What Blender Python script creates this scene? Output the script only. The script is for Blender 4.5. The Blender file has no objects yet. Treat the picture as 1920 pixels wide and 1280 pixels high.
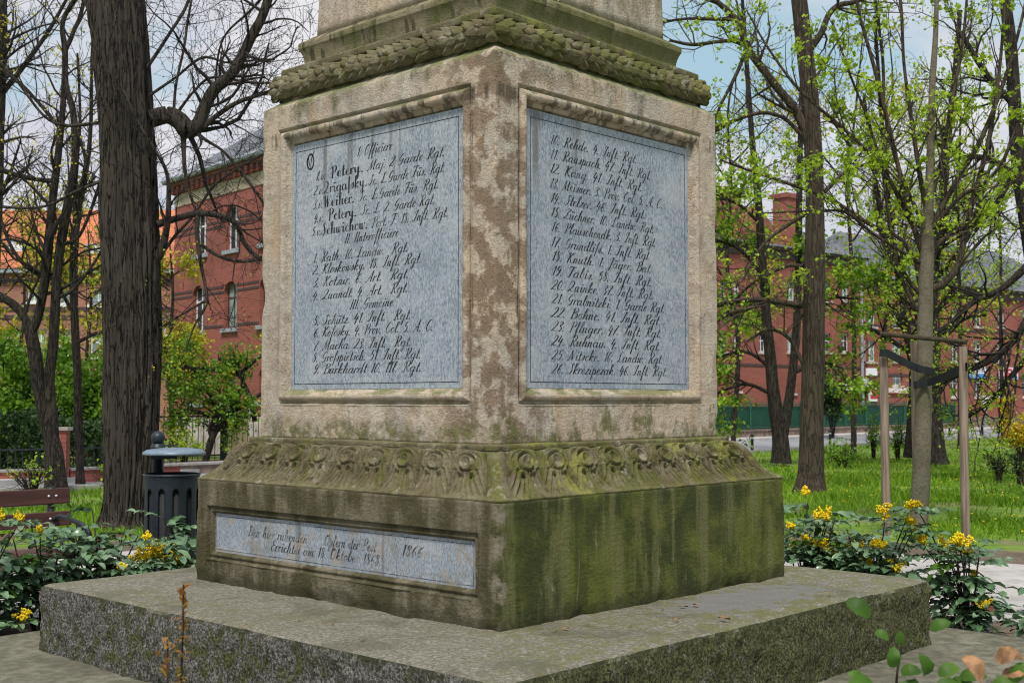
import bpy, math, random
import numpy as np
from mathutils import Vector

S = bpy.context.scene
R = math.radians
# ------------------------------------------------------------------ camera
FPX, PITCH, EYE = 2309.8, 0.0476, 1.5
cam_d = bpy.data.cameras.new('camera'); cam = bpy.data.objects.new('camera', cam_d)
S.collection.objects.link(cam); S.camera = cam
cam.location = (0, 0, EYE); cam.rotation_euler = (math.pi/2 + PITCH, 0, 0)
cam_d.sensor_width = 36; cam_d.lens = 36*FPX/1920; cam_d.clip_end = 3000; cam_d.clip_start = 0.05
cam_d.dof.use_dof = True; cam_d.dof.focus_distance = 6.2; cam_d.dof.aperture_fstop = 7.1
# ------------------------------------------------------------------ view
S.view_settings.view_transform = 'Standard'; S.view_settings.look = 'None'
S.render.engine = 'CYCLES'; S.view_settings.gamma = 1; S.view_settings.exposure = 0.52
# ------------------------------------------------------------------ sun and sky
SUN_EL, SUN_AZ = R(58), R(188)      # azimuth measured from +Y clockwise: behind the camera, to the left
sun_d = bpy.data.lights.new('sun', 'SUN'); sun = bpy.data.objects.new('sun', sun_d)
S.collection.objects.link(sun); sun_d.energy = 2.7; sun_d.angle = R(10); sun_d.color = (1, .95, .87)
sd = Vector((math.sin(SUN_AZ)*math.cos(SUN_EL), math.cos(SUN_AZ)*math.cos(SUN_EL), math.sin(SUN_EL)))
sun.rotation_euler = sd.to_track_quat('Z', 'Y').to_euler()
S.render.film_transparent = False; S.cycles.pixel_filter_type = 'BLACKMAN_HARRIS'; S.cycles.filter_width = 1.05
W = bpy.data.worlds.new('World'); S.world = W; W.use_nodes = True

def node(nt, typ, ins=None, **props):
    n = nt.nodes.new(typ)
    for k, v in props.items(): setattr(n, k, v)
    for k, v in (ins or {}).items():
        s = n.inputs[k]
        if isinstance(v, bpy.types.NodeSocket): nt.links.new(v, s)
        else:
            if isinstance(v, (tuple, list)) and len(v) == 3 and len(getattr(s, 'default_value', ())) == 4: v = (*v, 1)
            s.default_value = v
    return n
def math_(nt, op, a, b=0.0, clamp=False):
    n = node(nt, 'ShaderNodeMath', {0: a, 1: b}, operation=op); n.use_clamp = clamp
    return n.outputs[0]
def ramp(nt, f, lo, hi, smooth=True):
    n = node(nt, 'ShaderNodeMapRange', {0: f, 1: lo, 2: hi, 3: 0.0, 4: 1.0})
    if smooth: n.interpolation_type = 'SMOOTHSTEP'
    return n.outputs[0]
def mix(nt, f, a, b):
    n = node(nt, 'ShaderNodeMix', {0: f, 6: a, 7: b}, data_type='RGBA')
    return n.outputs[2]
def noise(nt, co, scale, detail=4, rough=.55, sx=(1, 1, 1), off=0, dist=0):
    if sx != (1, 1, 1) or off:
        co = node(nt, 'ShaderNodeMapping', {'Vector': co, 'Location': (off, off*1.7, off*.6), 'Scale': sx}).outputs[0]
    return node(nt, 'ShaderNodeTexNoise', {'Vector': co, 'Scale': scale, 'Detail': detail, 'Roughness': rough, 'Distortion': dist}).outputs[0]

wt = W.node_tree; wt.nodes.clear()
sky = node(wt, 'ShaderNodeTexSky', sky_type='NISHITA', sun_disc=False, sun_elevation=SUN_EL, sun_rotation=SUN_AZ, air_density=1.0, dust_density=.6, ozone_density=1.0)
tc = node(wt, 'ShaderNodeTexCoord').outputs['Generated']
sep = node(wt, 'ShaderNodeSeparateXYZ', {0: tc})
zz = math_(wt, 'ADD', math_(wt, 'MAXIMUM', sep.outputs[2], 0.0), .22)
pv = node(wt, 'ShaderNodeVectorMath', {0: tc, 1: node(wt, 'ShaderNodeCombineXYZ', {0: zz, 1: zz, 2: zz}).outputs[0]}, operation='DIVIDE').outputs[0]
c1 = noise(wt, pv, 1.25, 7, .58, off=3.1, dist=.3)
cm = ramp(wt, c1, .36, .56)
c2 = noise(wt, pv, 2.6, 5, .6, off=9)
ccol = mix(wt, ramp(wt, c2, .3, .7), (7.2, 7.3, 8.4), (9.6, 9.6, 9.9))
blue = node(wt, 'ShaderNodeMix', {0: .75, 6: sky.outputs[0], 7: (5.6, 8.2, 9.6, 1)}, data_type='RGBA').outputs[2]
sk = mix(wt, cm, blue, ccol)
# milky band of cloud towards the horizon
sk = mix(wt, math_(wt, 'MULTIPLY', ramp(wt, sep.outputs[2], .22, .02), .75), sk, (7.6, 8.2, 9.3))
bg = node(wt, 'ShaderNodeBackground', {'Color': sk, 'Strength': .060})
wo = node(wt, 'ShaderNodeOutputWorld', {'Surface': bg.outputs[0]})

# ------------------------------------------------------------------ geometry helpers
C = S.collection
CP, SP = math.cos(PITCH), math.sin(PITCH)
def at(px, py, Y):
    x = (px-960)/FPX; y = (640-py)/FPX
    d = np.array([x, CP-y*SP, SP+y*CP])
    return np.array([0, 0, EYE]) + d*(Y/d[1])
def g(y):
    y = np.asarray(y, float)
    return -.5*np.clip((y-18)/30., 0, 1)

def hash3(i):
    i = i.astype(np.uint64)
    h = (i[..., 0]*np.uint64(73856093)) ^ (i[..., 1]*np.uint64(19349663)) ^ (i[..., 2]*np.uint64(83492791))
    h = (h ^ (h >> np.uint64(13)))*np.uint64(1274126177) & np.uint64(0xffffffff)
    h = (h ^ (h >> np.uint64(16)))*np.uint64(2246822519) & np.uint64(0xffffffff)
    return ((h ^ (h >> np.uint64(15))) & np.uint64(0xffff)).astype(float)/65535.
def vnoise(P):
    P = np.asarray(P, float)+1000.
    i = np.floor(P).astype(np.int64); f = P-i; f = f*f*(3-2*f)
    out = 0
    for dx in (0, 1):
        for dy in (0, 1):
            for dz in (0, 1):
                w = (f[..., 0] if dx else 1-f[..., 0])*(f[..., 1] if dy else 1-f[..., 1])*(f[..., 2] if dz else 1-f[..., 2])
                out = out + w*hash3(i+np.array([dx, dy, dz]))
    return out
def fbm(P, oct=4, gain=.5):
    P = np.asarray(P, float); s = 0; a = 1; t = 0
    for k in range(oct):
        s = s + a*vnoise(P*2**k+17.3*k); t += a; a *= gain
    return s/t

def tag(o, label=None, cat=None, group=None, kind=None):
    if label: o['label'] = label
    if cat: o['category'] = cat
    if group: o['group'] = group
    if kind: o['kind'] = kind
    return o
def empty(name, loc=(0, 0, 0), rz=0, label=None, cat=None, group=None):
    o = bpy.data.objects.new(name, None); C.objects.link(o); o.location = loc; o.rotation_euler = (0, 0, rz)
    o.empty_display_size = .1
    return tag(o, label, cat, group)
def mesh_np(name, V, F, mat, parent=None, smooth=False, mats=None, midx=None):
    """V (n,3), F: (m,k) array or list of such arrays; parented meshes are written in the parent's own frame"""
    V = np.asarray(V, float); Fs = F if isinstance(F, list) else [F]
    Fs = [np.asarray(f, int) for f in Fs if len(f)]
    me = bpy.data.meshes.new(name)
    me.vertices.add(len(V)); me.vertices.foreach_set('co', V.ravel())
    tot = sum(f.size for f in Fs); npoly = sum(len(f) for f in Fs)
    me.loops.add(tot); me.polygons.add(npoly)
    me.loops.foreach_set('vertex_index', np.concatenate([f.ravel() for f in Fs]))
    st = []; k = 0
    for f in Fs:
        st.append(k+np.arange(len(f))*f.shape[1]); k += f.size
    me.polygons.foreach_set('loop_start', np.concatenate(st))
    me.polygons.foreach_set('use_smooth', np.full(npoly, smooth))
    if midx is not None: me.polygons.foreach_set('material_index', midx)
    me.update(calc_edges=True); me.validate()
    for m in (mats or [mat]): me.materials.append(m)
    o = bpy.data.objects.new(name, me); C.objects.link(o)
    if parent: o.parent = parent
    return o
class MB:
    def __init__(s): s.v = []; s.f = {}; s.n = 0
    def add(s, V, F):
        V = np.asarray(V, float); F = F if isinstance(F, list) and not isinstance(F[0], tuple) else [F]
        for f in F:
            f = np.asarray(f, int)
            if len(f): s.f.setdefault(f.shape[1], []).append(f+s.n)
        s.v.append(V); s.n += len(V)
    def box(s, lo, hi, M=None, off=(0, 0, 0)):
        (a, b, c), (d, e, f) = lo, hi
        V = np.array([(x, y, z) for z in (c, f) for (x, y) in ((a, b), (d, b), (d, e), (a, e))], float)
        if M is not None: V = V@np.asarray(M, float).T
        V = V+np.asarray(off, float)
        s.add(V, [(0, 3, 2, 1), (4, 5, 6, 7), (0, 1, 5, 4), (1, 2, 6, 5), (2, 3, 7, 6), (3, 0, 4, 7)])
    def tube(s, P, Rr, n=8, cap=True):
        V, F = tubes(np.asarray(P, float)[None], np.asarray(Rr, float)[None], n); s.add(V, F)
        if cap:
            k = len(P); s.add(V[:n], [tuple(range(n-1, -1, -1))]); s.add(V[-n:], [tuple(range(n))])
    def lathe(s, prof, n=24, off=(0, 0, 0)):
        pr = np.array(prof, float); a = np.arange(n)/n*2*np.pi
        V = np.stack([pr[:, None, 0]*np.cos(a), pr[:, None, 0]*np.sin(a), np.repeat(pr[:, 1:2], n, 1)], -1).reshape(-1, 3)+np.asarray(off, float)
        k = len(pr); i = np.arange(k-1)[:, None]*n; j = np.arange(n)[None]; j2 = (j+1) % n
        s.add(V, np.stack([i+j, i+j2, i+n+j2, i+n+j], -1).reshape(-1, 4))
    def build(s, name, mat, parent=None, smooth=False):
        return mesh_np(name, np.concatenate(s.v), [np.concatenate(x) for x in s.f.values()], mat, parent, smooth)
def grid_faces(k, n, wrap=False):
    i = np.arange(k-1)[:, None]*n
    if wrap: j = np.arange(n)[None]; j2 = (j+1) % n
    else: j = np.arange(n-1)[None]; j2 = j+1
    return np.stack([i+j, i+j2, i+n+j2, i+n+j], -1).reshape(-1, 4)
def tubes(P, Rr, n):
    """P (m,k,3) polylines, Rr (m,k) radii -> tube vertices and quads"""
    m, k, _ = P.shape
    T = np.gradient(P, axis=1); T /= np.linalg.norm(T, axis=2, keepdims=True)+1e-9
    ref = np.zeros_like(T); ref[..., 0] = 1.
    mean = np.abs(T.mean(1)); alt = mean[:, 0] > .8*np.linalg.norm(mean, axis=1)
    ref[alt] = (0, 1, 0)
    A = np.cross(T, ref); A /= np.linalg.norm(A, axis=2, keepdims=True)+1e-9
    B = np.cross(T, A)
    a = np.arange(n)/n*2*np.pi
    V = P[:, :, None]+Rr[:, :, None, None]*(A[:, :, None]*np.cos(a)[:, None]+B[:, :, None]*np.sin(a)[:, None])
    f = grid_faces(k, n, True)
    F = (f[None]+(np.arange(m)*k*n)[:, None, None]).reshape(-1, 4)
    return V.reshape(-1, 3), F
def crom(P, step=None, sub=6):
    P = np.asarray(P, float)
    if len(P) < 3: 
        t = np.linspace(0, 1, sub+1)[:, None]; return P[0]*(1-t)+P[-1]*t
    Q = np.vstack([2*P[0]-P[1], P, 2*P[-1]-P[-2]]); out = []
    t = np.linspace(0, 1, sub, endpoint=False)[:, None]
    for i in range(1, len(Q)-2):
        a, b, c, d = Q[i-1:i+3]
        out.append(.5*((2*b)+(c-a)*t+(2*a-5*b+4*c-d)*t**2+(3*b-a-3*c+d)*t**3))
    out.append(P[-1:]); return np.vstack(out)

# ------------------------------------------------------------------ materials
def newmat(name):
    m = bpy.data.materials.new(name); m.use_nodes = True; nt = m.node_tree; nt.nodes.clear()
    b = node(nt, 'ShaderNodeBsdfPrincipled'); o = node(nt, 'ShaderNodeOutputMaterial', {'Surface': b.outputs[0]})
    b.inputs['Specular IOR Level'].default_value = .3
    return m, nt, b
def obco(nt): return node(nt, 'ShaderNodeTexCoord').outputs['Object']
def setcol(nt, b, col, rough=.85, bump=None, bs=.3, bd=.01):
    nt.links.new(col, b.inputs['Base Color']) if isinstance(col, bpy.types.NodeSocket) else setattr(b.inputs['Base Color'], 'default_value', (*col, 1))
    b.inputs['Roughness'].default_value = rough
    if bump is not None:
        bn = node(nt, 'ShaderNodeBump', {'Strength': bs, 'Distance': bd, 'Height': bump}); nt.links.new(bn.outputs[0], b.inputs['Normal'])
def plain(name, col, rough=.6, var=.25, scale=8, metal=0, spec=.3, bump=0, sx=(1, 1, 1)):
    m, nt, b = newmat(name); co = obco(nt)
    n = noise(nt, co, scale, 5, .6, sx)
    c = mix(nt, ramp(nt, n, .3, .7), tuple(x*(1-var) for x in col), tuple(min(1, x*(1+var)) for x in col))
    setcol(nt, b, c, rough, n if bump else None, bump or .1, .01)
    b.inputs['Metallic'].default_value = metal; b.inputs['Specular IOR Level'].default_value = spec
    return m
def leafmat(name, c1, c2, rough=.5, trans=.35, spec=.3, scale=2.0):
    m, nt, b = newmat(name); co = obco(nt)
    rnd = node(nt, 'ShaderNodeNewGeometry').outputs['Random Per Island']
    c = mix(nt, rnd, c1, c2)
    c = mix(nt, ramp(nt, noise(nt, co, scale, 2), .35, .65), c, tuple(x*.7 for x in c1))
    setcol(nt, b, c, rough); b.inputs['Specular IOR Level'].default_value = spec
    t = node(nt, 'ShaderNodeBsdfTranslucent', {'Color': c})
    mx = node(nt, 'ShaderNodeMixShader', {0: trans, 1: b.outputs[0], 2: t.outputs[0]})
    nt.links.new(mx.outputs[0], nt.nodes['Material Output'].inputs['Surface'])
    return m

def sep3(nt, co): return node(nt, 'ShaderNodeSeparateXYZ', {0: co}).outputs
def band(nt, z, a, b, c, d):
    return math_(nt, 'MULTIPLY', ramp(nt, z, a, b), ramp(nt, z, d, c))

def mat_die(shaft=False):
    m, nt, b = newmat('weathered sandstone' if not shaft else 'rain-streaked sandstone'); co = obco(nt); x, y, z = sep3(nt, co)
    nrm = sep3(nt, node(nt, 'ShaderNodeNewGeometry').outputs['Normal'])
    onR = ramp(nt, math_(nt, 'SUBTRACT', x, y), -.06, .06)   # right-hand face
    n1 = noise(nt, co, 2.2, 6, .6, dist=.4); n2 = noise(nt, co, 8.5, 7, .62, off=4); n3 = noise(nt, co, 26, 5, .65, off=7); n4 = noise(nt, co, 75, 4, .65, off=2); nf = noise(nt, co, 190, 2, .6)
    c = mix(nt, ramp(nt, n1, .35, .68), (.53, .425, .315), (.42, .375, .325))
    c = mix(nt, math_(nt, 'MULTIPLY', ramp(nt, n3, .45, .68), .5), c, (.64, .55, .45))
    c = mix(nt, math_(nt, 'MULTIPLY', ramp(nt, noise(nt, co, 9, 5, .6, (1, 1, .1), off=17), .54, .68), .45), c, (.66, .60, .50))
    c = mix(nt, math_(nt, 'MULTIPLY', ramp(nt, n4, .50, .70), .45), c, (.25, .19, .125))
    # brown blotches, more of them along the front arris
    edge = ramp(nt, math_(nt, 'ADD', x, y), -1.30, -1.78)
    blot = ramp(nt, math_(nt, 'ADD', n2, math_(nt, 'MULTIPLY', edge, .06)), .49, .59)
    c = mix(nt, math_(nt, 'MULTIPLY', blot, math_(nt, 'ADD', .30, math_(nt, 'MULTIPLY', edge, .52))), c, mix(nt, n3, (.10, .06, .034), (.25, .165, .10)))
    st = noise(nt, co, 5, 5, .6, (1, 1, .16), off=2)
    c = mix(nt, math_(nt, 'MULTIPLY', ramp(nt, st, .55, .7), .4), c, (.40, .25, .125))
    s2 = noise(nt, co, 6.5, 7, .68, (1, 1, .30), off=11)
    brk = ramp(nt, math_(nt, 'ADD', math_(nt, 'MULTIPLY', n3, .6), math_(nt, 'MULTIPLY', n2, .4)), .38, .58)
    if not shaft:
        drip = math_(nt, 'MULTIPLY', band(nt, z, 2.885, 2.93, 2.97, 3.0), ramp(nt, noise(nt, co, 22, 4, .6, (1, 1, .09), off=23), .46, .60))
        c = mix(nt, math_(nt, 'MULTIPLY', drip, .75), c, (.05, .04, .026))
        top = ramp(nt, math_(nt, 'ADD', z, math_(nt, 'MULTIPLY', math_(nt, 'SUBTRACT', s2, .5), 1.0)), 3.02, 3.22)
        c = mix(nt, math_(nt, 'MULTIPLY', math_(nt, 'MULTIPLY', top, brk), .9), c, mix(nt, ramp(nt, n2, .4, .6), (.045, .052, .022), (.15, .145, .075)))
        foot = ramp(nt, math_(nt, 'ADD', z, math_(nt, 'MULTIPLY', math_(nt, 'SUBTRACT', .5, s2), math_(nt, 'ADD', .30, math_(nt, 'MULTIPLY', onR, .75)))), 1.42, 1.33)
        c = mix(nt, math_(nt, 'MULTIPLY', math_(nt, 'MULTIPLY', foot, brk), .95), c, mix(nt, ramp(nt, n3, .4, .6), (.05, .062, .012), (.14, .145, .05)))
    else:
        c = mix(nt, math_(nt, 'MULTIPLY', ramp(nt, s2, .48, .62), .6), c, (.30, .235, .20))
        c = mix(nt, math_(nt, 'MULTIPLY', math_(nt, 'MULTIPLY', ramp(nt, s2, .42, .60), onR), .55), c, (.15, .145, .07))
    led = math_(nt, 'MULTIPLY', ramp(nt, nrm[2], .25, .6), ramp(nt, n2, .38, .55))
    c = mix(nt, math_(nt, 'MULTIPLY', led, .8), c, (.15, .175, .06))
    vo = node(nt, 'ShaderNodeTexVoronoi', {'Vector': co, 'Scale': 46}).outputs['Distance']
    pit = math_(nt, 'MULTIPLY', ramp(nt, vo, .17, .09), ramp(nt, n2, .5, .56))
    c = mix(nt, math_(nt, 'MULTIPLY', pit, .85), c, (.05, .04, .028))
    c = mix(nt, math_(nt, 'MULTIPLY', ramp(nt, nf, .42, .72), .4), c, (.16, .12, .08))
    h = math_(nt, 'ADD', math_(nt, 'ADD', math_(nt, 'MULTIPLY', n3, .8), math_(nt, 'MULTIPLY', n4, .7)), math_(nt, 'SUBTRACT', math_(nt, 'MULTIPLY', nf, .3), math_(nt, 'MULTIPLY', pit, .8)))
    setcol(nt, b, c, .92, h, .8, .015)
    return m
def mat_block():
    m, nt, b = newmat('mossy sandstone'); co = obco(nt); x, y, z = sep3(nt, co)
    onR = ramp(nt, math_(nt, 'SUBTRACT', x, y), -.06, .06)
    n1 = noise(nt, co, 2.6, 7, .64, off=3, dist=.5); n2 = noise(nt, co, 8, 7, .66, off=1); n3 = noise(nt, co, 45, 5, .68); nf = noise(nt, co, 190, 2, .6)
    st = noise(nt, co, 8, 6, .62, (1, 1, .12), off=5)
    c = mix(nt, ramp(nt, n2, .35, .65), (.24, .205, .14), (.165, .15, .105))
    c = mix(nt, math_(nt, 'MULTIPLY', ramp(nt, n3, .45, .7), .5), c, (.31, .265, .185))
    colL = mix(nt, ramp(nt, n2, .35, .7), (.050, .045, .016), (.105, .09, .042))
    colR = mix(nt, ramp(nt, n1, .38, .62), (.030, .043, .004), (.125, .145, .018))
    colR = mix(nt, math_(nt, 'MULTIPLY', ramp(nt, st, .49, .62), .75), colR, (.165, .165, .062))
    colR = mix(nt, math_(nt, 'MULTIPLY', ramp(nt, st, .46, .34), .6), colR, (.028, .036, .006))
    moss = mix(nt, onR, colL, colR)
    amt = ramp(nt, math_(nt, 'ADD', math_(nt, 'ADD', math_(nt, 'MULTIPLY', n1, .55), math_(nt, 'MULTIPLY', st, .55)), math_(nt, 'MULTIPLY', onR, .20)), .44, .62)
    c = mix(nt, math_(nt, 'MULTIPLY', amt, .94), c, moss)
    e = ramp(nt, math_(nt, 'ABSOLUTE', math_(nt, 'SUBTRACT', math_(nt, 'ADD', x, y), -2.235)), .07, .02)
    wear = math_(nt, 'MULTIPLY', e, ramp(nt, n2, .46, .60))
    c = mix(nt, math_(nt, 'MULTIPLY', wear, .75), c, (.30, .26, .20))
    sc = ramp(nt, noise(nt, co, 5.5, 3, .7, (1.6, 1.6, .5), off=21, dist=1.3), .65, .73)
    c = mix(nt, math_(nt, 'MULTIPLY', sc, .6), c, (.28, .25, .17))
    ft = ramp(nt, math_(nt, 'ADD', z, math_(nt, 'MULTIPLY', math_(nt, 'SUBTRACT', .5, n2), .30)), .58, .50)
    c = mix(nt, math_(nt, 'MULTIPLY', ft, .65), c, (.030, .028, .010))
    c = mix(nt, math_(nt, 'MULTIPLY', ramp(nt, nf, .45, .8), .5), c, (.035, .034, .012))
    setcol(nt, b, c, .95, math_(nt, 'ADD', math_(nt, 'MULTIPLY', n3, 1.3), math_(nt, 'MULTIPLY', nf, .4)), .9, .018)
    return m
def mat_frieze(name='lichened sandstone', dark=1.0, bd=.020):
    m, nt, b = newmat(name); co = obco(nt); x, y, z = sep3(nt, co)
    onR = ramp(nt, math_(nt, 'SUBTRACT', x, y), -.06, .06)
    nrm = sep3(nt, node(nt, 'ShaderNodeNewGeometry').outputs['Normal'])
    n1 = noise(nt, co, 5, 7, .66, off=6, dist=.4); n2 = noise(nt, co, 18, 6, .68, off=1); n3 = noise(nt, co, 60, 4, .65, off=4); nf = noise(nt, co, 190, 2, .6); st = noise(nt, co, 9, 5, .62, (1, 1, .2), off=8)
    k = dark
    c = mix(nt, ramp(nt, n1, .35, .65), (.115*k, .095*k, .048*k), (.20*k, .175*k, .11*k))
    gr = mix(nt, n2, (.055*k, .06*k, .012*k), (.155*k, .16*k, .032*k))
    c = mix(nt, math_(nt, 'MULTIPLY', ramp(nt, math_(nt, 'ADD', st, math_(nt, 'MULTIPLY', onR, .08)), .52, .66), .8), c, gr)
    c = mix(nt, math_(nt, 'MULTIPLY', ramp(nt, n2, .54, .70), .75), c, (.038*k, .034*k, .015*k))
    c = mix(nt, math_(nt, 'MULTIPLY', ramp(nt, noise(nt, co, 11, 7, .75, off=31), .55, .68), .7), c, (.40*k, .365*k, .29*k))
    c = mix(nt, math_(nt, 'MULTIPLY', math_(nt, 'MULTIPLY', ramp(nt, noise(nt, co, 4, 6, .7, off=51), .52, .62), onR), .7), c, (.27*k, .27*k, .06*k))
    c = mix(nt, math_(nt, 'MULTIPLY', ramp(nt, n3, .48, .70), .45), c, (.045*k, .04*k, .018*k))
    up = math_(nt, 'MULTIPLY', ramp(nt, nrm[2], .55, .95), ramp(nt, n1, .40, .58))
    c = mix(nt, math_(nt, 'MULTIPLY', up, .5), c, (.14*k, .145*k, .045*k))
    c = mix(nt, math_(nt, 'MULTIPLY', ramp(nt, nf, .45, .75), .4), c, (.05*k, .045*k, .022*k))
    setcol(nt, b, c, .95, math_(nt, 'ADD', n2, math_(nt, 'ADD', math_(nt, 'MULTIPLY', n3, .8), math_(nt, 'MULTIPLY', nf, .3))), .8, bd*.8)
    return m
def mat_cavetto():
    m, nt, b = newmat('streaked sandstone'); co = obco(nt); x, y, z = sep3(nt, co)
    onR = ramp(nt, math_(nt, 'SUBTRACT', x, y), -.06, .06)
    n1 = noise(nt, co, 5, 6, .6, off=6); n2 = noise(nt, co, 22, 4, .6); st = noise(nt, co, 16, 3, .5, (1, 1, .05), off=8); nf = noise(nt, co, 130, 3, .6)
    c = mix(nt, ramp(nt, n1, .35, .65), (.25, .21, .135), (.17, .15, .095))
    c = mix(nt, math_(nt, 'MULTIPLY', ramp(nt, st, .54, .64), .85), c, (.055, .05, .025))
    c = mix(nt, math_(nt, 'MULTIPLY', ramp(nt, math_(nt, 'ADD', n1, math_(nt, 'MULTIPLY', onR, .12)), .47, .62), .8), c, (.14, .14, .05))
    c = mix(nt, math_(nt, 'MULTIPLY', ramp(nt, n2, .5, .7), .4), c, (.06, .052, .028))
    setcol(nt, b, c, .95, math_(nt, 'ADD', n2, math_(nt, 'MULTIPLY', nf, .6)), .8, .015)
    return m
def mat_granite():
    m, nt, b = newmat('rough granite'); co = obco(nt); x, y, z = sep3(nt, co)
    nrm = sep3(nt, node(nt, 'ShaderNodeNewGeometry').outputs['True Normal'])
    # object space: the ring of the step is axis aligned, so x-y tells the right-hand side from the left-hand one
    onR = ramp(nt, math_(nt, 'SUBTRACT', x, y), -.25, .25)
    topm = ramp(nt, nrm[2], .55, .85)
    n1 = noise(nt, co, 1.6, 6, .6, dist=.5); n2 = noise(nt, co, 14, 5, .65, off=2); n3 = noise(nt, co, 60, 4, .7, off=5); nf = noise(nt, co, 230, 2, .7)
    n5 = noise(nt, co, 75, 5, .75, off=8)
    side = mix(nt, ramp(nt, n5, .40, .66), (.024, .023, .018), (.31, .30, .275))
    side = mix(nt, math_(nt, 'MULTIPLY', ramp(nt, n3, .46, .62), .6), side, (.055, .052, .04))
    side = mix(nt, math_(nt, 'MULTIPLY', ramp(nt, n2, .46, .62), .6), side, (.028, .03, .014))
    mossS = mix(nt, ramp(nt, n5, .38, .64), (.016, .019, .004), (.135, .14, .04))
    am = ramp(nt, math_(nt, 'ADD', math_(nt, 'ADD', n2, math_(nt, 'MULTIPLY', n1, .35)), math_(nt, 'MULTIPLY', onR, .20)), .66, .84)
    side = mix(nt, math_(nt, 'MULTIPLY', am, .85), side, mossS)
    rim = ramp(nt, math_(nt, 'ADD', z, math_(nt, 'MULTIPLY', n2, .12)), .50, .545)
    side = mix(nt, math_(nt, 'MULTIPLY', rim, .8), side, (.028, .03, .011))
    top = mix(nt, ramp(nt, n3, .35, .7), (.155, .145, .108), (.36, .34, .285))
    top = mix(nt, math_(nt, 'MULTIPLY', ramp(nt, n5, .46, .62), .6), top, (.095, .085, .056))
    top = mix(nt, math_(nt, 'MULTIPLY', math_(nt, 'MULTIPLY', ramp(nt, n1, .46, .6), ramp(nt, n2, .4, .55)), .55), top, (.15, .145, .06))
    top = mix(nt, math_(nt, 'MULTIPLY', math_(nt, 'MULTIPLY', ramp(nt, n2, .44, .58), onR), .6), top, (.15, .155, .05))
    top = mix(nt, math_(nt, 'MULTIPLY', ramp(nt, noise(nt, co, 2.6, 7, .68, off=61, dist=.4), .50, .64), .6), top, (.105, .10, .065))
    # grey mortar smear on the right-hand tread
    dv = node(nt, 'ShaderNodeVectorMath', {0: co, 1: (.42, -1.40, .49)}, operation='SUBTRACT').outputs[0]
    dv = node(nt, 'ShaderNodeVectorMath', {0: dv, 1: (1.5, 4.4, 0)}, operation='MULTIPLY').outputs[0]
    ds = node(nt, 'ShaderNodeVectorMath', {0: dv}, operation='LENGTH').outputs['Value']
    mor = ramp(nt, math_(nt, 'ADD', ds, math_(nt, 'MULTIPLY', math_(nt, 'SUBTRACT', n2, .5), 2.2)), 1.05, .8)
    top = mix(nt, math_(nt, 'MULTIPLY', mor, .75), top, mix(nt, nf, (.15, .148, .15), (.25, .245, .25)))
    top = mix(nt, math_(nt, 'MULTIPLY', ramp(nt, nf, .5, .8), .5), top, (.08, .075, .05))
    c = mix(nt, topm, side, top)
    setcol(nt, b, c, .93, math_(nt, 'ADD', n3, math_(nt, 'MULTIPLY', n5, .9)), .9, .013)
    return m
def mat_tablet(k=1.0, worn=0.0, zt=2.9):
    m, nt, b = newmat('blue-grey marble'); co = obco(nt); x, y, z = sep3(nt, co)
    n1 = noise(nt, co, 3.5, 6, .65, off=2); n2 = noise(nt, co, 120, 3, .65, (1, 1, .45)); n3 = noise(nt, co, 40, 5, .65, (1, 1, .4), off=5); st = noise(nt, co, 14, 5, .62, (1, 1, .07), off=6)
    c = mix(nt, ramp(nt, n2, .32, .68), (.14*k, .175*k, .22*k), (.385*k, .43*k, .485*k))
    c = mix(nt, math_(nt, 'MULTIPLY', ramp(nt, n3, .4, .65), .45), c, (.29*k, .325*k, .37*k))
    c = mix(nt, math_(nt, 'MULTIPLY', ramp(nt, n1, .48, .68), .5), c, (.44*k, .465*k, .50*k))
    c = mix(nt, math_(nt, 'MULTIPLY', ramp(nt, n1, .46, .32), .45), c, (.17*k, .20*k, .25*k))
    vein = ramp(nt, math_(nt, 'ABSOLUTE', math_(nt, 'SUBTRACT', noise(nt, co, 2.4, 5, .6, off=33, dist=.8), .5)), .014, .003)
    c = mix(nt, math_(nt, 'MULTIPLY', vein, .35), c, (.46*k, .47*k, .49*k))
    run = math_(nt, 'MULTIPLY', ramp(nt, st, .55, .68), ramp(nt, math_(nt, 'ADD', z, math_(nt, 'MULTIPLY', n1, .5)), zt-.25, zt+.12))
    c = mix(nt, math_(nt, 'MULTIPLY', run, .7), c, (.10*k, .095*k, .085*k))
    c = mix(nt, math_(nt, 'MULTIPLY', ramp(nt, st, .42, .30), .22), c, (.48*k, .49*k, .50*k))
    warm = ramp(nt, noise(nt, co, 9, 6, .72, off=14), .60-.09*worn, .70-.07*worn)
    c = mix(nt, math_(nt, 'MULTIPLY', warm, .45+.3*worn), c, (.33*k, .27*k, .21*k))
    if worn: c = mix(nt, math_(nt, 'MULTIPLY', ramp(nt, noise(nt, co, 4, 6, .7, off=44), .5, .66), .55), c, (.17*k, .165*k, .12*k))
    setcol(nt, b, c, .75, math_(nt, 'ADD', n2, n3), .35, .006)
    b.inputs['Specular IOR Level'].default_value = .3
    return m
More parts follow.
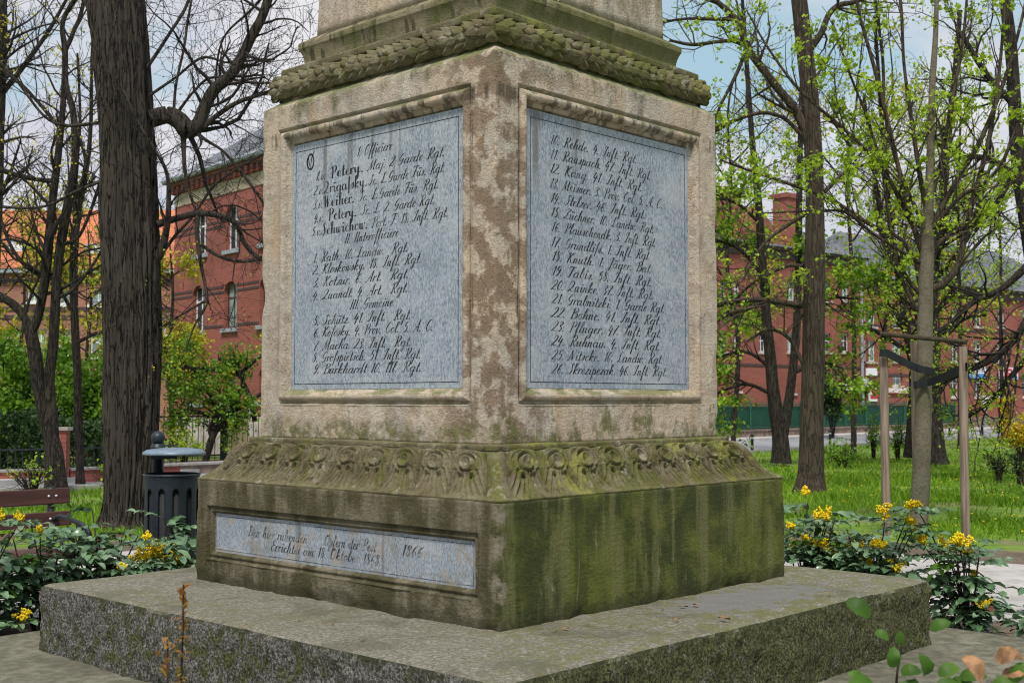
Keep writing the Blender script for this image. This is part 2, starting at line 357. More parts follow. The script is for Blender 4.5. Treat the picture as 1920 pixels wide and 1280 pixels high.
def mat_brick(name, c1, c2, mortar, scale=1.0, dirt=(.12, .05, .035)):
    m, nt, b = newmat(name); co = obco(nt); x, y, z = sep3(nt, co)
    v = node(nt, 'ShaderNodeCombineXYZ', {0: math_(nt, 'ADD', x, y), 1: z, 2: 0.0}).outputs[0]
    br = node(nt, 'ShaderNodeTexBrick', {'Vector': v, 'Color1': c1, 'Color2': c2, 'Mortar': mortar, 'Scale': scale, 'Mortar Size': .012, 'Brick Width': .27, 'Row Height': .082, 'Bias': -.1})
    n = noise(nt, co, .35, 5, .6); n2 = noise(nt, co, 3, 4, .6)
    c = mix(nt, math_(nt, 'MULTIPLY', ramp(nt, n, .42, .68), .45), br.outputs[0], dirt)
    c = mix(nt, math_(nt, 'MULTIPLY', ramp(nt, n2, .5, .75), .3), c, tuple(min(1, q*1.3) for q in c1))
    setcol(nt, b, c, .9, br.outputs['Fac'], .2, .01)
    return m
def mat_bark(name, c1, c2, vs=(1, 1, .12), sc=26, moss=.0, bs=.8, crack=.07):
    m, nt, b = newmat(name); co = obco(nt)
    n1 = noise(nt, co, sc, 3, .55, vs, dist=.3); n2 = noise(nt, co, 2.2, 5, .6, off=3); n3 = noise(nt, co, sc*4, 3, .65, (1, 1, .5), off=3)
    ridge = math_(nt, 'ABSOLUTE', math_(nt, 'SUBTRACT', n1, .5))
    pl = ramp(nt, ridge, .012, crack)
    c = mix(nt, n3, tuple(q*.75 for q in c2), c2)
    c = mix(nt, math_(nt, 'MULTIPLY', ramp(nt, n2, .35, .65), .5), c, tuple(q*.6 for q in c2))
    if moss: c = mix(nt, math_(nt, 'MULTIPLY', ramp(nt, n2, .5, .68), moss), c, (.075, .085, .025))
    c = mix(nt, pl, c1, c)
    setcol(nt, b, c, .95, math_(nt, 'ADD', pl, math_(nt, 'MULTIPLY', n3, .5)), bs, .03)
    return m
def mat_grass():
    m, nt, b = newmat('lawn soil'); co = obco(nt)
    n1 = noise(nt, co, .6, 5, .6); n2 = noise(nt, co, 4, 5, .65, off=2); n3 = noise(nt, co, 40, 3, .6)
    c = mix(nt, ramp(nt, n2, .35, .65), (.09, .17, .016), (.16, .26, .025))
    c = mix(nt, math_(nt, 'MULTIPLY', ramp(nt, n1, .50, .62), .8), c, (.20, .175, .09))
    c = mix(nt, math_(nt, 'MULTIPLY', ramp(nt, n3, .5, .75), .5), c, (.04, .07, .012))
    setcol(nt, b, c, .95, n3, .6, .04)
    return m
def mat_ground(name, c1, c2, sc=9, rough=.93, speck=.3):
    m, nt, b = newmat(name); co = obco(nt)
    n1 = noise(nt, co, sc*.12, 5, .6); n2 = noise(nt, co, sc, 5, .65, off=2); nf = noise(nt, co, sc*14, 3, .7)
    c = mix(nt, ramp(nt, n2, .35, .65), c1, c2)
    c = mix(nt, math_(nt, 'MULTIPLY', ramp(nt, n1, .45, .65), .4), c, tuple(q*.6 for q in c1))
    c = mix(nt, math_(nt, 'MULTIPLY', ramp(nt, nf, .5, .75), speck), c, tuple(q*.4 for q in c1))
    setcol(nt, b, c, rough, nf, .4, .008)
    return m

M = {}
M['die'] = mat_die(); M['block'] = mat_block(); M['frieze'] = mat_frieze(); M['garland'] = mat_frieze('mossy carved sandstone', .9, .006); M['cavetto'] = mat_cavetto(); M['shaft'] = mat_die(True)
M['granite'] = mat_granite(); M['tablet'] = mat_tablet(); M['tablet_low'] = mat_tablet(.95, 1., .9)
def mat_ink(name, lo, hi, a, b_):
    m, nt, b = newmat(name); co = obco(nt)
    f = ramp(nt, math_(nt, 'ADD', math_(nt, 'MULTIPLY', noise(nt, co, 9, 4, .6), .6), math_(nt, 'MULTIPLY', noise(nt, co, 55, 3, .6), .4)), a, b_)
    setcol(nt, b, mix(nt, f, lo, hi), .85); return m
M['ink'] = mat_ink('dark inscription paint', (.016, .016, .018), (.15, .16, .175), .50, .66); M['ink_faint'] = mat_ink('worn inscription paint', (.035, .033, .03), (.25, .26, .27), .44, .63)
M['brick'] = mat_brick('red brick', (.36, .088, .068), (.26, .064, .05), (.25, .14, .115))
M['brick_dark'] = plain('dark glazed brick', (.075, .045, .045), .6)
M['brick_pale'] = mat_brick('weathered pale brick', (.40, .15, .11), (.31, .115, .085), (.32, .22, .18))
M['slate'] = plain('slate roof', (.12, .125, .145), .6, .35, 3)
M['tiles'] = mat_brick('orange roof tiles', (.66, .23, .11), (.54, .175, .085), (.32, .11, .06), .7)
M['white'] = plain('white paint', (.72, .73, .76), .5, .08); M['glass'] = plain('dark window glass', (.03, .04, .045), .12, .3, 1.5, spec=.6)
M['glass_green'] = plain('curtained window glass', (.22, .30, .28), .3, .35, 1.5)
M['zinc'] = plain('zinc gutter', (.30, .33, .37), .5, .2)
M['stucco'] = plain('pale peeling plaster', (.50, .44, .40), .9, .35, 2)
M['frieze_panel'] = plain('pale stone panel', (.42, .35, .26), .9, .3, 1.2)
M['bark_big'] = mat_bark('furrowed grey bark', (.007, .006, .0055), (.074, .060, .050), (1, 1, .085), 21, moss=.14, bs=1., crack=.034)
M['bark_dark'] = mat_bark('dark bark', (.010, .008, .007), (.052, .041, .033), moss=.2)
M['bark_brown'] = mat_bark('brown bark', (.040, .029, .021), (.092, .068, .049), (1, 1, .10), 24, moss=.3)
M['bark_grey'] = mat_bark('smooth grey bark', (.105, .09, .062), (.185, .16, .115), (1, 1, 1.6), 12, .55, .4, .03)
M['twig'] = plain('twig bark', (.026, .021, .019), .9, .3); M['twig_grey'] = plain('pale twig bark', (.062, .050, .038), .9, .3)
M['leaf_lime'] = leafmat('young lime leaf', (.33, .50, .025), (.54, .68, .06), trans=.45)
M['leaf_yel'] = leafmat('yellow maple flower', (.50, .46, .03), (.72, .60, .05), trans=.4)
M['leaf_mid'] = leafmat('spring green leaf', (.12, .27, .016), (.24, .40, .035), trans=.4)
M['leaf_deep'] = leafmat('deep green leaf', (.030, .07, .022), (.07, .13, .035), trans=.25)
M['leaf_maho'] = leafmat('glossy mahonia leaf', (.095, .19, .088), (.24, .36, .20), .28, .18, .65, 9)
M['leaf_maho_new'] = leafmat('fresh mahonia leaf', (.05, .125, .014), (.095, .19, .025), .5, .3, .2, 9)
M['leaf_red'] = leafmat('reddish shoot leaf', (.36, .13, .03), (.24, .28, .04), .45, .35)
M['leaf_dry'] = plain('dry brown leaf', (.25, .135, .065), .8, .45, 40)
M['leaf_bronze'] = leafmat('bronze mahonia leaf', (.16, .06, .035), (.10, .08, .04), .4, .2, .5)
M['bloom'] = leafmat('yellow blossom', (.95, .72, .010), (.98, .84, .03), .6, .35)
M['forsythia'] = leafmat('forsythia blossom', (.62, .43, .015), (.78, .58, .03), .6, .35)
M['grass'] = mat_grass(); M['blade'] = leafmat('grass blade', (.14, .28, .014), (.27, .44, .03), .6, .35, .2, .35)
M['soil'] = mat_ground('dark soil', (.10, .075, .052), (.16, .125, .09), 7)
M['path'] = mat_ground('pale grey path', (.34, .32, .30), (.46, .44, .42), 7, speck=.35)
M['slab'] = mat_ground('lichened paving slab', (.105, .10, .068), (.20, .19, .145), 12, speck=.6)
M['road'] = mat_ground('asphalt', (.22, .225, .24), (.29, .295, .31), 5, speck=.2); M['walk'] = mat_ground('concrete pavement', (.40, .38, .37), (.48, .46, .44), 5, speck=.15)
M['kerb'] = plain('stone kerb', (.33, .31, .29), .9, .2)
M['iron'] = plain('black painted iron', (.028, .032, .036), .45, .3); M['bin'] = plain('anthracite painted steel', (.016, .022, .030), .45, .18, 30, spec=.35)
M['bin_lid'] = plain('blue-grey painted lid', (.15, .20, .26), .4, .15, 20, spec=.5)
M['plank'] = plain('dark red-brown varnished wood', (.075, .032, .028), .42, .35, 14, sx=(.08, 1, 1), spec=.45)
M['bolt'] = plain('galvanised bolt', (.6, .62, .65), .35, .1, metal=.6)
M['stake'] = plain('grey weathered stake wood', (.215, .165, .125), .9, .45, 30, sx=(1, 1, .05), bump=.3); M['batten'] = plain('mossy batten wood', (.050, .040, .022), .9, .4, 20); M['strap'] = plain('black webbing strap', (.012, .014, .016), .7, .3)
M['green'] = plain('dark green screen fence', (.012, .060, .040), .6, .35, .5); M['green_bar'] = plain('green painted bars', (.02, .10, .06), .5, .2)
M['wallbase'] = plain('low masonry wall', (.22, .16, .13), .95, .35, 3)
M['sign_w'] = plain('white sign board', (.78, .80, .84), .5, .06, 2); M['sign_r'] = plain('red sign board', (.55, .03, .055), .5, .12, 2); M['sign_b'] = plain('blue sign paint', (.06, .24, .62), .5, .1, 2)
M['sign_k'] = plain('grey sign lettering', (.08, .09, .12), .6); M['sign_grey'] = plain('grey notice', (.28, .28, .29), .6); M['sign_p'] = plain('pale pink banner', (.78, .66, .70), .6, .1); M['sign_o'] = plain('orange notice', (.75, .40, .12), .6)
M['wood_gate'] = plain('old gate wood', (.25, .17, .13), .9, .3, 6, sx=(1, 1, .1))

# ------------------------------------------------------------------ setting: ground, path, road
xs = np.array([-260, -120, -60, -30, -10, 0, 10, 30, 60, 120, 260.]); ys = np.array([-40, -5, 6, 18, 24, 30, 36, 42, 48, 70, 120, 250, 700.])
XX, YY = np.meshgrid(xs, ys)
tag(mesh_np('ground', np.stack([XX, YY, g(YY)], -1).reshape(-1, 3), grid_faces(len(ys), len(xs)), M['grass']), kind='structure')

TH = .8186; MX, MY = -.1205, 6.9759; CT, ST = math.cos(TH), math.sin(TH)
def loc2w(x, y, z=0.): return np.array([MX+CT*x-ST*y, MY+ST*x+CT*y, z])
def w2loc(X, Y):
    dx, dy = X-MX, Y-MY; return CT*dx+ST*dy, -ST*dx+CT*dy
def ring_sheet(name, a, b, z, mat, rough_edge=.0):
    n = 40; u = np.linspace(-1, 1, n, endpoint=False); sq = []
    for s in range(4):
        c, d = [(1, 0), (0, 1), (-1, 0), (0, -1)][s], [(0, 1), (-1, 0), (0, -1), (1, 0)][s]
        for t in u: sq.append((c[0]+d[0]*t, c[1]+d[1]*t))
    sq = np.array(sq); V = []
    for k, r in enumerate((a, b)):
        P = sq*r
        if rough_edge and k == 1: P = P*(1+rough_edge*(fbm(np.c_[P*1.3, np.zeros(len(P))], 3)-.5))[:, None]
        V.append(np.stack([MX+CT*P[:, 0]-ST*P[:, 1], MY+ST*P[:, 0]+CT*P[:, 1], np.full(len(P), z)], -1))
    m = len(sq)
    return tag(mesh_np(name, np.concatenate(V), grid_faces(2, m, True), mat), kind='structure')
ring_sheet('soil', .5, 7.3, .006, M['soil'], .10)
ring_sheet('path', 3.35, 6.35, .012, M['path'], .03)

def smooth2(P, sub=10): return crom(np.array(P, float), sub=sub)
near = smooth2([(-30, 14.5), (-14, 17.2), (-8.6, 20.2), (-5, 24.5), (.5, 33), (9, 46.5), (14.5, 54), (25, 65), (42, 82), (75, 112)])
def offset(L, d):
    T = np.gradient(L, axis=0); T /= np.linalg.norm(T, axis=1, keepdims=True); return L+np.c_[-T[:, 1], T[:, 0]]*d
def strip(name, A, B, lift, mat, thick=0., kind='structure'):
    V = np.r_[np.c_[A, g(A[:, 1])+lift], np.c_[B, g(B[:, 1])+lift]]; n = len(A)
    F = [grid_faces(2, n)]
    if thick:
        V = np.r_[V, np.c_[A, g(A[:, 1])+lift-thick], np.c_[B, g(B[:, 1])+lift-thick]]; f = []
        for i in range(n-1): f += [(i, 2*n+i, 2*n+i+1, i+1), (n+i, n+i+1, 3*n+i+1, 3*n+i)]
        F.append(np.array(f))
    return tag(mesh_np(name, V, F, mat), kind=kind)
W1 = np.interp(near[:, 1], [10, 22, 30, 50, 70], [2.0, 2.0, 5., 6.2, 6.5])
T_ = np.gradient(near, axis=0); T_ /= np.linalg.norm(T_, axis=1, keepdims=True); NR = np.c_[-T_[:, 1], T_[:, 0]]
W2 = W1+np.interp(near[:, 1], [10, 22, 30, 50], [1.6, 1.6, 2.4, 3.2])
strip('kerb', near-NR*.14, near, .10, M['kerb'], .3)
strip('road', near, near+NR*W1[:, None], .03, M['road'])
strip('pavement', near+NR*W1[:, None], near+NR*W2[:, None], .13, M['walk'], .3)

# ------------------------------------------------------------------ the monument
mon = empty('monument', (MX, MY, 0), TH, 'square weathered sandstone war memorial with three inscribed grey tablets, mossy base and granite step', 'monument')
BO = (.0818, .0629)       # the base block stands slightly off the axis
def ring_solid(name, levels, r, nu, disp, mat, nu_back=14, cap=True, smooth=True, arc=5, extra_u=None):
    """levels: (half, z, ox, oy); sweeps the profile round a rounded square. disp(pos,nrm,face,t,k)->outward displacement"""
    L = np.array([(l[0], l[1], *(l[2:] if len(l) > 2 else (0, 0))) for l in levels], float); K = len(L)
    tl = np.gradient(L[:, :2], axis=0); tl /= np.linalg.norm(tl, axis=1, keepdims=True)+1e-9
    pn = np.c_[tl[:, 1], -tl[:, 0]]     # profile normal (outward, up)
    FN = [(0, -1), (1, 0), (0, 1), (-1, 0)]; FT = [(1, 0), (0, 1), (-1, 0), (0, -1)]
    cols = []
    for f in range(4):
        vis = f in (0, 3); u = np.linspace(-1, 1, (nu if vis else nu_back)+1)
        if extra_u is not None: u = np.unique(np.r_[u, extra_u])
        for q in u: cols.append((f, q, 0.))
        for q in range(1, arc): cols.append((f, 1., q/arc*math.pi/2))
    cols = np.array(cols); face = cols[:, 0].astype(int)
    fn = np.array(FN)[face]; ft = np.array(FT)[face]
    ca, sa = np.cos(cols[:, 2])[:, None], np.sin(cols[:, 2])[:, None]
    nxy = fn*ca+ft*sa
    a = L[:, 0]; rr = np.minimum(r, a*.5)
    core = (fn[None]+ft[None]*cols[None, :, 1:2])*(a-rr)[:, None, None]
    xy = core+nxy[None]*rr[:, None, None]
    pos = np.concatenate([xy, np.repeat(L[:, None, 1:2], len(cols), 1)], 2)
    nrm = np.concatenate([nxy[None]*pn[:, None, 0:1], np.repeat(pn[:, None, 1:2], len(cols), 1)], 2)
    t = (pos[..., :2]*ft[None]).sum(2)
    d = disp(pos, nrm, face[None].repeat(K, 0), t, np.arange(K)[:, None]/(K-1)+0*t)
    P = pos+nrm*d[..., None]; P[..., 0] += L[:, None, 2]; P[..., 1] += L[:, None, 3]
    n = len(cols); F = [grid_faces(K, n, True)]; V = P.reshape(-1, 3)
    if cap:
        V = np.r_[V, V[:n].mean(0)[None], V[-n:].mean(0)[None]]; j = np.arange(n); j2 = (j+1) % n; b0 = (K-1)*n
        F += [np.stack([j2, j, np.full(n, K*n)], -1), np.stack([b0+j, b0+j2, np.full(n, K*n+1)], -1)]
    return mesh_np(name, V, F, mat, mon, smooth)
def lv(a0, z0, a1, z1, n, o0=(0, 0), o1=(0, 0)):
    s = np.linspace(0, 1, n); return [(a0+(a1-a0)*q, z0+(z1-z0)*q, o0[0]+(o1[0]-o0[0])*q, o0[1]+(o1[1]-o0[1])*q) for q in s]
def rough(amp=.004, sc=6., chip=.0):
    def f(pos, nrm, face, t, v):
        d = (fbm(pos*sc, 4)-.5)*2*amp+(fbm(pos*sc*6+5, 2)-.5)*amp*.5
        if chip: d = d-chip*np.clip(fbm(pos*9+3, 3)-.58, 0, 1)*6*(np.abs(v-.5)*2)**6
        return d
    return f
# lower slab (paving) and granite step
def slab():
    lev = [(2.36, -.15, 0, 0)]+lv(2.36, .0, 2.345, .10, 4)+lv(2.335, .118, 1.6, .122, 26)
    return ring_solid('paving_slab', lev, .02, 150, lambda p, n, f, t, v: (fbm(p*5, 4)-.5)*.010-np.where(np.abs((t+.03) % 1.42-.6) < .009, .010, 0), M['slab'], cap=False)
o = slab(); o.parent = None; o.location = (MX, MY, 0); o.rotation_euler = (0, 0, TH); o.name = 'paving'; tag(o, kind='structure')
def gran(pos, nrm, face, t, v):
    side = np.clip(1.3-np.abs(nrm[..., 2])*2, 0, 1)
    rg = np.abs(fbm(pos*11, 4, .6)-.5)*2
    edge = np.clip((pos[..., 2]-.40)/.08, 0, 1)
    d = side*(.026*(fbm(pos*3.2+2, 4)-.5)*2-.030*rg+.012*(fbm(pos*45, 2)-.5))-edge*np.clip(fbm(pos*6+4, 3)-.52, 0, 1)*.10*(.3+.7*side)
    return d+(1-side)*((fbm(pos*2.2, 3)-.5)*.012+(fbm(pos*22, 3)-.5)*.006)
lev = lv(1.775, .05, 1.778, .44, 24)+[(1.772, .462), (1.762, .476), (1.745, .484)]+lv(1.72, .487, 1.0, .497, 34)
ring_solid('granite_step', lev, .03, 260, gran, M['granite'], cap=False, arc=6)
# base block with the recess for the dedication tablet on the left-hand face
DT = dict(t0=-1.003, t1=1.135, z0=.618, z1=.914)     # in face coordinates, outer edge of the frame
BA = 1.193; br = .022
def blockdisp(pos, nrm, face, t, v):
    tt = -t  # face 3 runs from +y to -y
    inside = (face == 3) & (tt-0 > DT['t0']-BO[1]) & (tt < DT['t1']-BO[1]) & (pos[..., 2] > DT['z0']) & (pos[..., 2] < DT['z1'])
    d = (fbm(pos*4, 4)-.5)*.012+(fbm(pos*30, 3)-.5)*.004
    foot = np.clip((.56-pos[..., 2])/.08, 0, 1); d = d-foot*np.clip(fbm(pos*8+9, 3)-.5, 0, 1)*.10
    corner = np.clip((np.abs(t)-(BA-.10))/.10, 0, 1); d = d-corner*np.clip(fbm(pos*7+1, 3)-.5, 0, 1)*.055
    return np.where(inside, -.040, d*(1-.0*t))
def zlines(a, b, n, extra): return np.unique(np.r_[np.linspace(a, b, n), extra])
e = .0015
zl = zlines(.46, 1.046, 46, [DT['z0']-e, DT['z0']+e, DT['z1']-e, DT['z1']+e])
uu = np.array([-(DT['t0']-BO[1])-e, -(DT['t0']-BO[1])+e, -(DT['t1']-BO[1])-e, -(DT['t1']-BO[1])+e])/(BA-br)
ring_solid('base_block', [(BA, z, *BO) for z in zl]+[(BA-.003, 1.050, *BO), (BA-.010, 1.053, *BO), (BA-.10, 1.044, *BO)], br, 130, blockdisp, M['block'], cap=False, extra_u=np.r_[uu, -uu])
# carved leaf moulding
prof = crom(np.array([(0, 0), (.13, .05), (.27, .18), (.39, .39), (.48, .59), (.58, .75), (.76, .88), (1, 1)]), sub=15)[::-1]
fa0, fz0, fa1, fz1 = .962, 1.266, BA-.001, 1.060
lev = [(BA-.030, 1.030, *BO), (BA-.010, 1.047, *BO)]+[(fa0+(fa1-fa0)*p[0], fz0+(fz1-fz0)*p[1], BO[0]*p[0], BO[1]*p[0]) for p in prof]
def frz(pos, nrm, face, t, v):
    w = 1-v                                   # 0 under the fillet, 1 at the block's edge
    half = np.abs(pos[..., :2]).max(-1); u = t/half
    i = np.clip(np.round(u/.205), -4, 4); q = (u-i*.205)/.1025; qa = np.abs(q); corner = qa > 1.02
    wob = (fbm(pos*9, 3)-.5)
    top = np.clip(w/.10, 0, 1)*np.clip((.97-w)/.2, 0, 1)
    d = .016*(1-np.clip(qa, 0, 1)**2)**.6*top
    d = d-.022*np.exp(-((qa-1.0+.10*wob)/.07)**2)*top
    sw = q+.55*np.sin(np.clip((w-.30)/.7, 0, 1)*np.pi*.9)*np.sign(q)*np.clip(qa*2, 0, 1)*.35
    flare = sw/(.26+.62*np.clip(w-.30, 0, 1)+1e-3)
    strand = np.abs(np.cos(np.pi*1.45*flare+.9*wob))**7
    d = d-.017*strand*np.clip((w-.40)/.10, 0, 1)*np.clip((.97-w)/.16, 0, 1)
    x = q*.098; yv = (w-.35)*.36
    rr = np.hypot(x, yv*1.05)
    d = d+.012*np.exp(-((rr-.034)/.0075)**2)-.012*np.exp(-(rr/.015)**2)
    d = d-.015*np.exp(-((rr-.049)/.0065)**2)*(yv < .045)+.010*np.exp(-((rr-.066)/.009)**2)*(yv < .03)-.010*np.exp(-((rr-.082)/.007)**2)*(yv < .02)
    for sx in (-1, 1):
        d = d+.018*np.exp(-(((x-sx*.038)/.009)**2+((yv-.046)/.012)**2))-.022*np.exp(-(((x-sx*.026)/.010)**2+((yv-.072)/.012)**2))
    cd = .010*np.sin(np.clip((qa-1)*3, 0, 3.1))*top
    d = np.where(corner, cd-.02*np.exp(-((qa-1.0)/.13)**2)*top, d)
    wear = .45+.75*fbm(pos*2.7+40, 3)
    wear = wear*np.where(face == 3, .85, 1.1)
    return d*wear*1.35*(w<.985)+(fbm(pos*12, 4)-.5)*.012*np.clip((1.0-w)/.06, .15, 1)
ring_solid('leaf_moulding', lev, .02, 560, frz, M['frieze'], nu_back=80, cap=False)
ring_solid('fillet', [(.90, 1.2635), (.955, 1.264), (.9606, 1.268)]+lv(.9606, 1.272, .9606, 1.288, 3)+[(.956, 1.294), (.90, 1.2975)], .012, 160, rough(.005, 7, .0), M['frieze'], cap=False)
# die with recesses for the two name tablets
DA, dr = .9159, .012
FT = dict(t0=-.762, t1=.762, z0=1.478, z1=3.006)
def diedisp(pos, nrm, face, t, v):
    ins = (np.abs(t) < FT['t1']) & (pos[..., 2] > FT['z0']) & (pos[..., 2] < FT['z1'])
    d = (fbm(pos*5, 4)-.5)*.009+(fbm(pos*34, 3)-.5)*.004
    low = np.clip((1.47-pos[..., 2])/.1, 0, 1)*(face == 3); d = d-low*np.clip(fbm(pos*16+2, 3)-.5, 0, 1)*.035
    corner = np.clip((np.abs(t)-(DA-.05))/.05, 0, 1); d = d-corner*np.clip(fbm(pos*8+7, 3)-.52, 0, 1)*.05
    # the bite broken out of the far left arris
    bite = np.exp(-((pos[..., 2]-2.08)/.055)**2)*np.clip((np.abs(t)-(DA-.03))/.03, 0, 1)*(pos[..., 0] < 0)*(pos[..., 1] > 0)
    return np.where(ins, -.052, d-bite*.05)
zl = zlines(1.290, 3.128, 110, [FT['z0']-e, FT['z0']+e, FT['z1']-e, FT['z1']+e])
ux = np.array([FT['t1']-e, FT['t1']+e])/(DA-dr)
ring_solid('die', [(.88, 1.29)]+[(DA, z) for z in zl]+[(DA-.001, 3.134), (DA-.006, 3.139)]+lv(.905, 3.143, .842, 3.190, 6)+[(.836, 3.222), (.70, 3.224)], dr, 130, diedisp, M['die'], cap=False, extra_u=np.r_[ux, -ux])
# torus with laurel
TA, TZ, TR = .826, 3.256, .062
ph = np.linspace(-1.35, 1.45, 16)
ring_solid('torus_moulding', [(TA+TR*math.cos(p)*.93, TZ+TR*math.sin(p)*.95) for p in ph], .05, 120, rough(.006, 10), M['garland'], cap=False)
def laurel():
    rng = np.random.default_rng(5); mb = MB(); nl, nw = 9, 9
    l = np.linspace(0, 1, nl)[:, None]; w = np.linspace(-1, 1, nw)[None]
    for f in range(4):
        fn, ft = np.array([(0, -1), (1, 0), (0, 1), (-1, 0)][f], float), np.array([(1, 0), (0, 1), (-1, 0), (0, -1)][f], float)
        sgn = 1 if f in (0, 2) else -1
        for row, phi in enumerate((1.10, .50, -.12, -.75)):
            for i, t0 in enumerate(np.arange(-.87, .88, .072)):
                t0 = t0+(row % 2)*.036+rng.normal(0, .006)
                Ln, Wd = .104*rng.uniform(.9, 1.12), .033*rng.uniform(.9, 1.1)
                hw = Wd*np.sin(np.pi*np.clip(l*.93+.05, 0, 1))**.75
                ang = phi+rng.normal(0, .06)+hw*w/TR+rng.normal(0, .18)*(l-.4)*.6
                rad = TR*.86+.036*l**1.5+.009*(1-w**2)*np.sin(np.pi*l)-.010*np.abs(w)**3-.005*np.exp(-(w/.16)**2)+rng.normal(0, .003)
                t = t0+sgn*(l-.3)*Ln
                tc_ = np.clip(t, -.875, .875)+0*w
                P = (fn*(TA))[None, None]+fn*(rad*np.cos(ang))[..., None]+ft*tc_[..., None]
                V = np.concatenate([P, (TZ+rad*np.sin(ang))[..., None]], -1).reshape(-1, 3)
                mb.add(V, grid_faces(nl, nw))
    # corner leaves
    for cx, cy in ((-1, -1), (1, -1), (-1, 1), (1, 1)):
        d = np.array([cx, cy])/math.sqrt(2); s = np.array([-d[1], d[0]])
        for k, phi in enumerate((.95, .35, -.3)):
            hw = .055*np.sin(np.pi*np.clip(l*.9+.06, 0, 1))**.7; a = phi+(.5-l)*.9
            rad = TR*1.12+.016*(1-w**2)+.006*np.cos(w*6)
            out = TA*math.sqrt(2)-.040+rad*np.cos(a)-.030*np.abs(w)
            P = d*out[..., None]+s*(hw*w)[..., None]
            mb.add(np.concatenate([P, (TZ+rad*np.sin(a)+0*w)[..., None]], -1).reshape(-1, 3), grid_faces(nl, nw))
    return mb.build('laurel_garland', M['garland'], mon, True)
laurel()
ring_solid('upper_fillet', [(.78, 3.332), (.846, 3.333)]+lv(.8483, 3.337, .8483, 3.368, 4)+[(.845, 3.372), (.74, 3.3745)], .01, 110, rough(.004, 7), M['garland'], cap=False)
cv = np.linspace(0, 1, 10)
ring_solid('cavetto_cornice', [(.752+.010*(1-q)**6+.026*q**2.5, 3.3735+.119*q) for q in cv]+[(.779, 3.4935)]+lv(.7795, 3.496, .7795, 3.523, 4)+[(.777, 3.527)]+lv(.77, 3.5285, .715, 3.568, 5)+[(.68, 3.574)], .01, 110, rough(.004, 7), M['cavetto'], cap=False)
ring_solid('obelisk_shaft', lv(.7055, 3.571, .655, 5.6, 40)+[(.60, 5.62)], .012, 80, rough(.006, 4), M['shaft'], cap=True)

# frames and tablets ------------------------------------------------
def facepos(face, a, t, z, out, o=(0, 0)):
    t, z, out = np.broadcast_arrays(np.asarray(t, float), np.asarray(z, float), np.asarray(out, float))
    if face == 'L': return np.stack([-(a+out)+o[0], t, z], -1)
    return np.stack([t, -(a+out)+o[1], z], -1)
def frame(name, face, a, rc, profile, mat, o=(0, 0), n=70, fall=.0):
    pr = np.array(profile); t0, t1, z0, z1 = rc; mb = MB()
    for s in range(4):
        q = np.linspace(0, 1, n)[:, None]; d = pr[None, :, 0]; h = pr[None, :, 1]+0*q
        if s == 0: t = t0+d+(t1-t0-2*d)*q; z = z0+d+0*q
        elif s == 1: t = t1-d+0*q; z = z0+d+(z1-z0-2*d)*q
        elif s == 2: t = t1-d-(t1-t0-2*d)*q; z = z1-d+0*q
        else: t = t0+d+0*q; z = z1-d-(z1-z0-2*d)*q
        P = facepos(face, a, t, z, h, o)
        nz = (fbm(P*9, 3)-.5)*.007+(fbm(P*40, 2)-.5)*.003
        P = facepos(face, a, t, z, h+nz, o)
        mb.add(P.reshape(-1, 3), grid_faces(n, len(pr)) if face == 'R' else grid_faces(n, len(pr))[:, ::-1])
    return mb.build(name, mat, mon, True)
roll = [(-.005, .002), (.001, .003), (.004, -.016), (.014, -.020), (.019, -.014)]+[(.041-.023*math.cos(x), -.014+.026*math.sin(x)) for x in np.linspace(.1, 2.9, 11)]+[(.066, -.024), (.074, -.030), (.086, -.034), (.088, -.055)]
low_roll = [(-.004, .003), (.001, .003), (.004, -.014), (.012, -.016), (.018, -.012), (.024, -.008), (.030, -.010), (.036, -.020), (.042, -.027), (.044, -.045)]
def tablet(face, a, rc, depth, mat, o=(0, 0), r=.012, label=None):
    t0, t1, z0, z1 = rc; n = 5; pts = []
    for (cx, cz, s) in ((t1-r, z0+r, -90), (t1-r, z1-r, 0), (t0+r, z1-r, 90), (t0+r, z0+r, 180)):
        for k in range(n): q = R(s+90*k/(n-1)); pts.append((cx+r*math.cos(q), cz+r*math.sin(q)))
    pts = np.array(pts); m = len(pts); c = pts.mean(0)
    rings = [(1., -.03), (1., -.004), (.9985, -.001), (.995, 0.)]
    V = np.concatenate([facepos(face, a, c[0]+(pts[:, 0]-c[0])*k, c[1]+(pts[:, 1]-c[1])*k, -depth+h, o) for k, h in rings])
    b0 = (len(rings)-1)*m
    F = [grid_faces(len(rings), m, True), np.array([[b0+i for i in range(m)]])]
    return mesh_np('tablet', V, F, mat, mon)

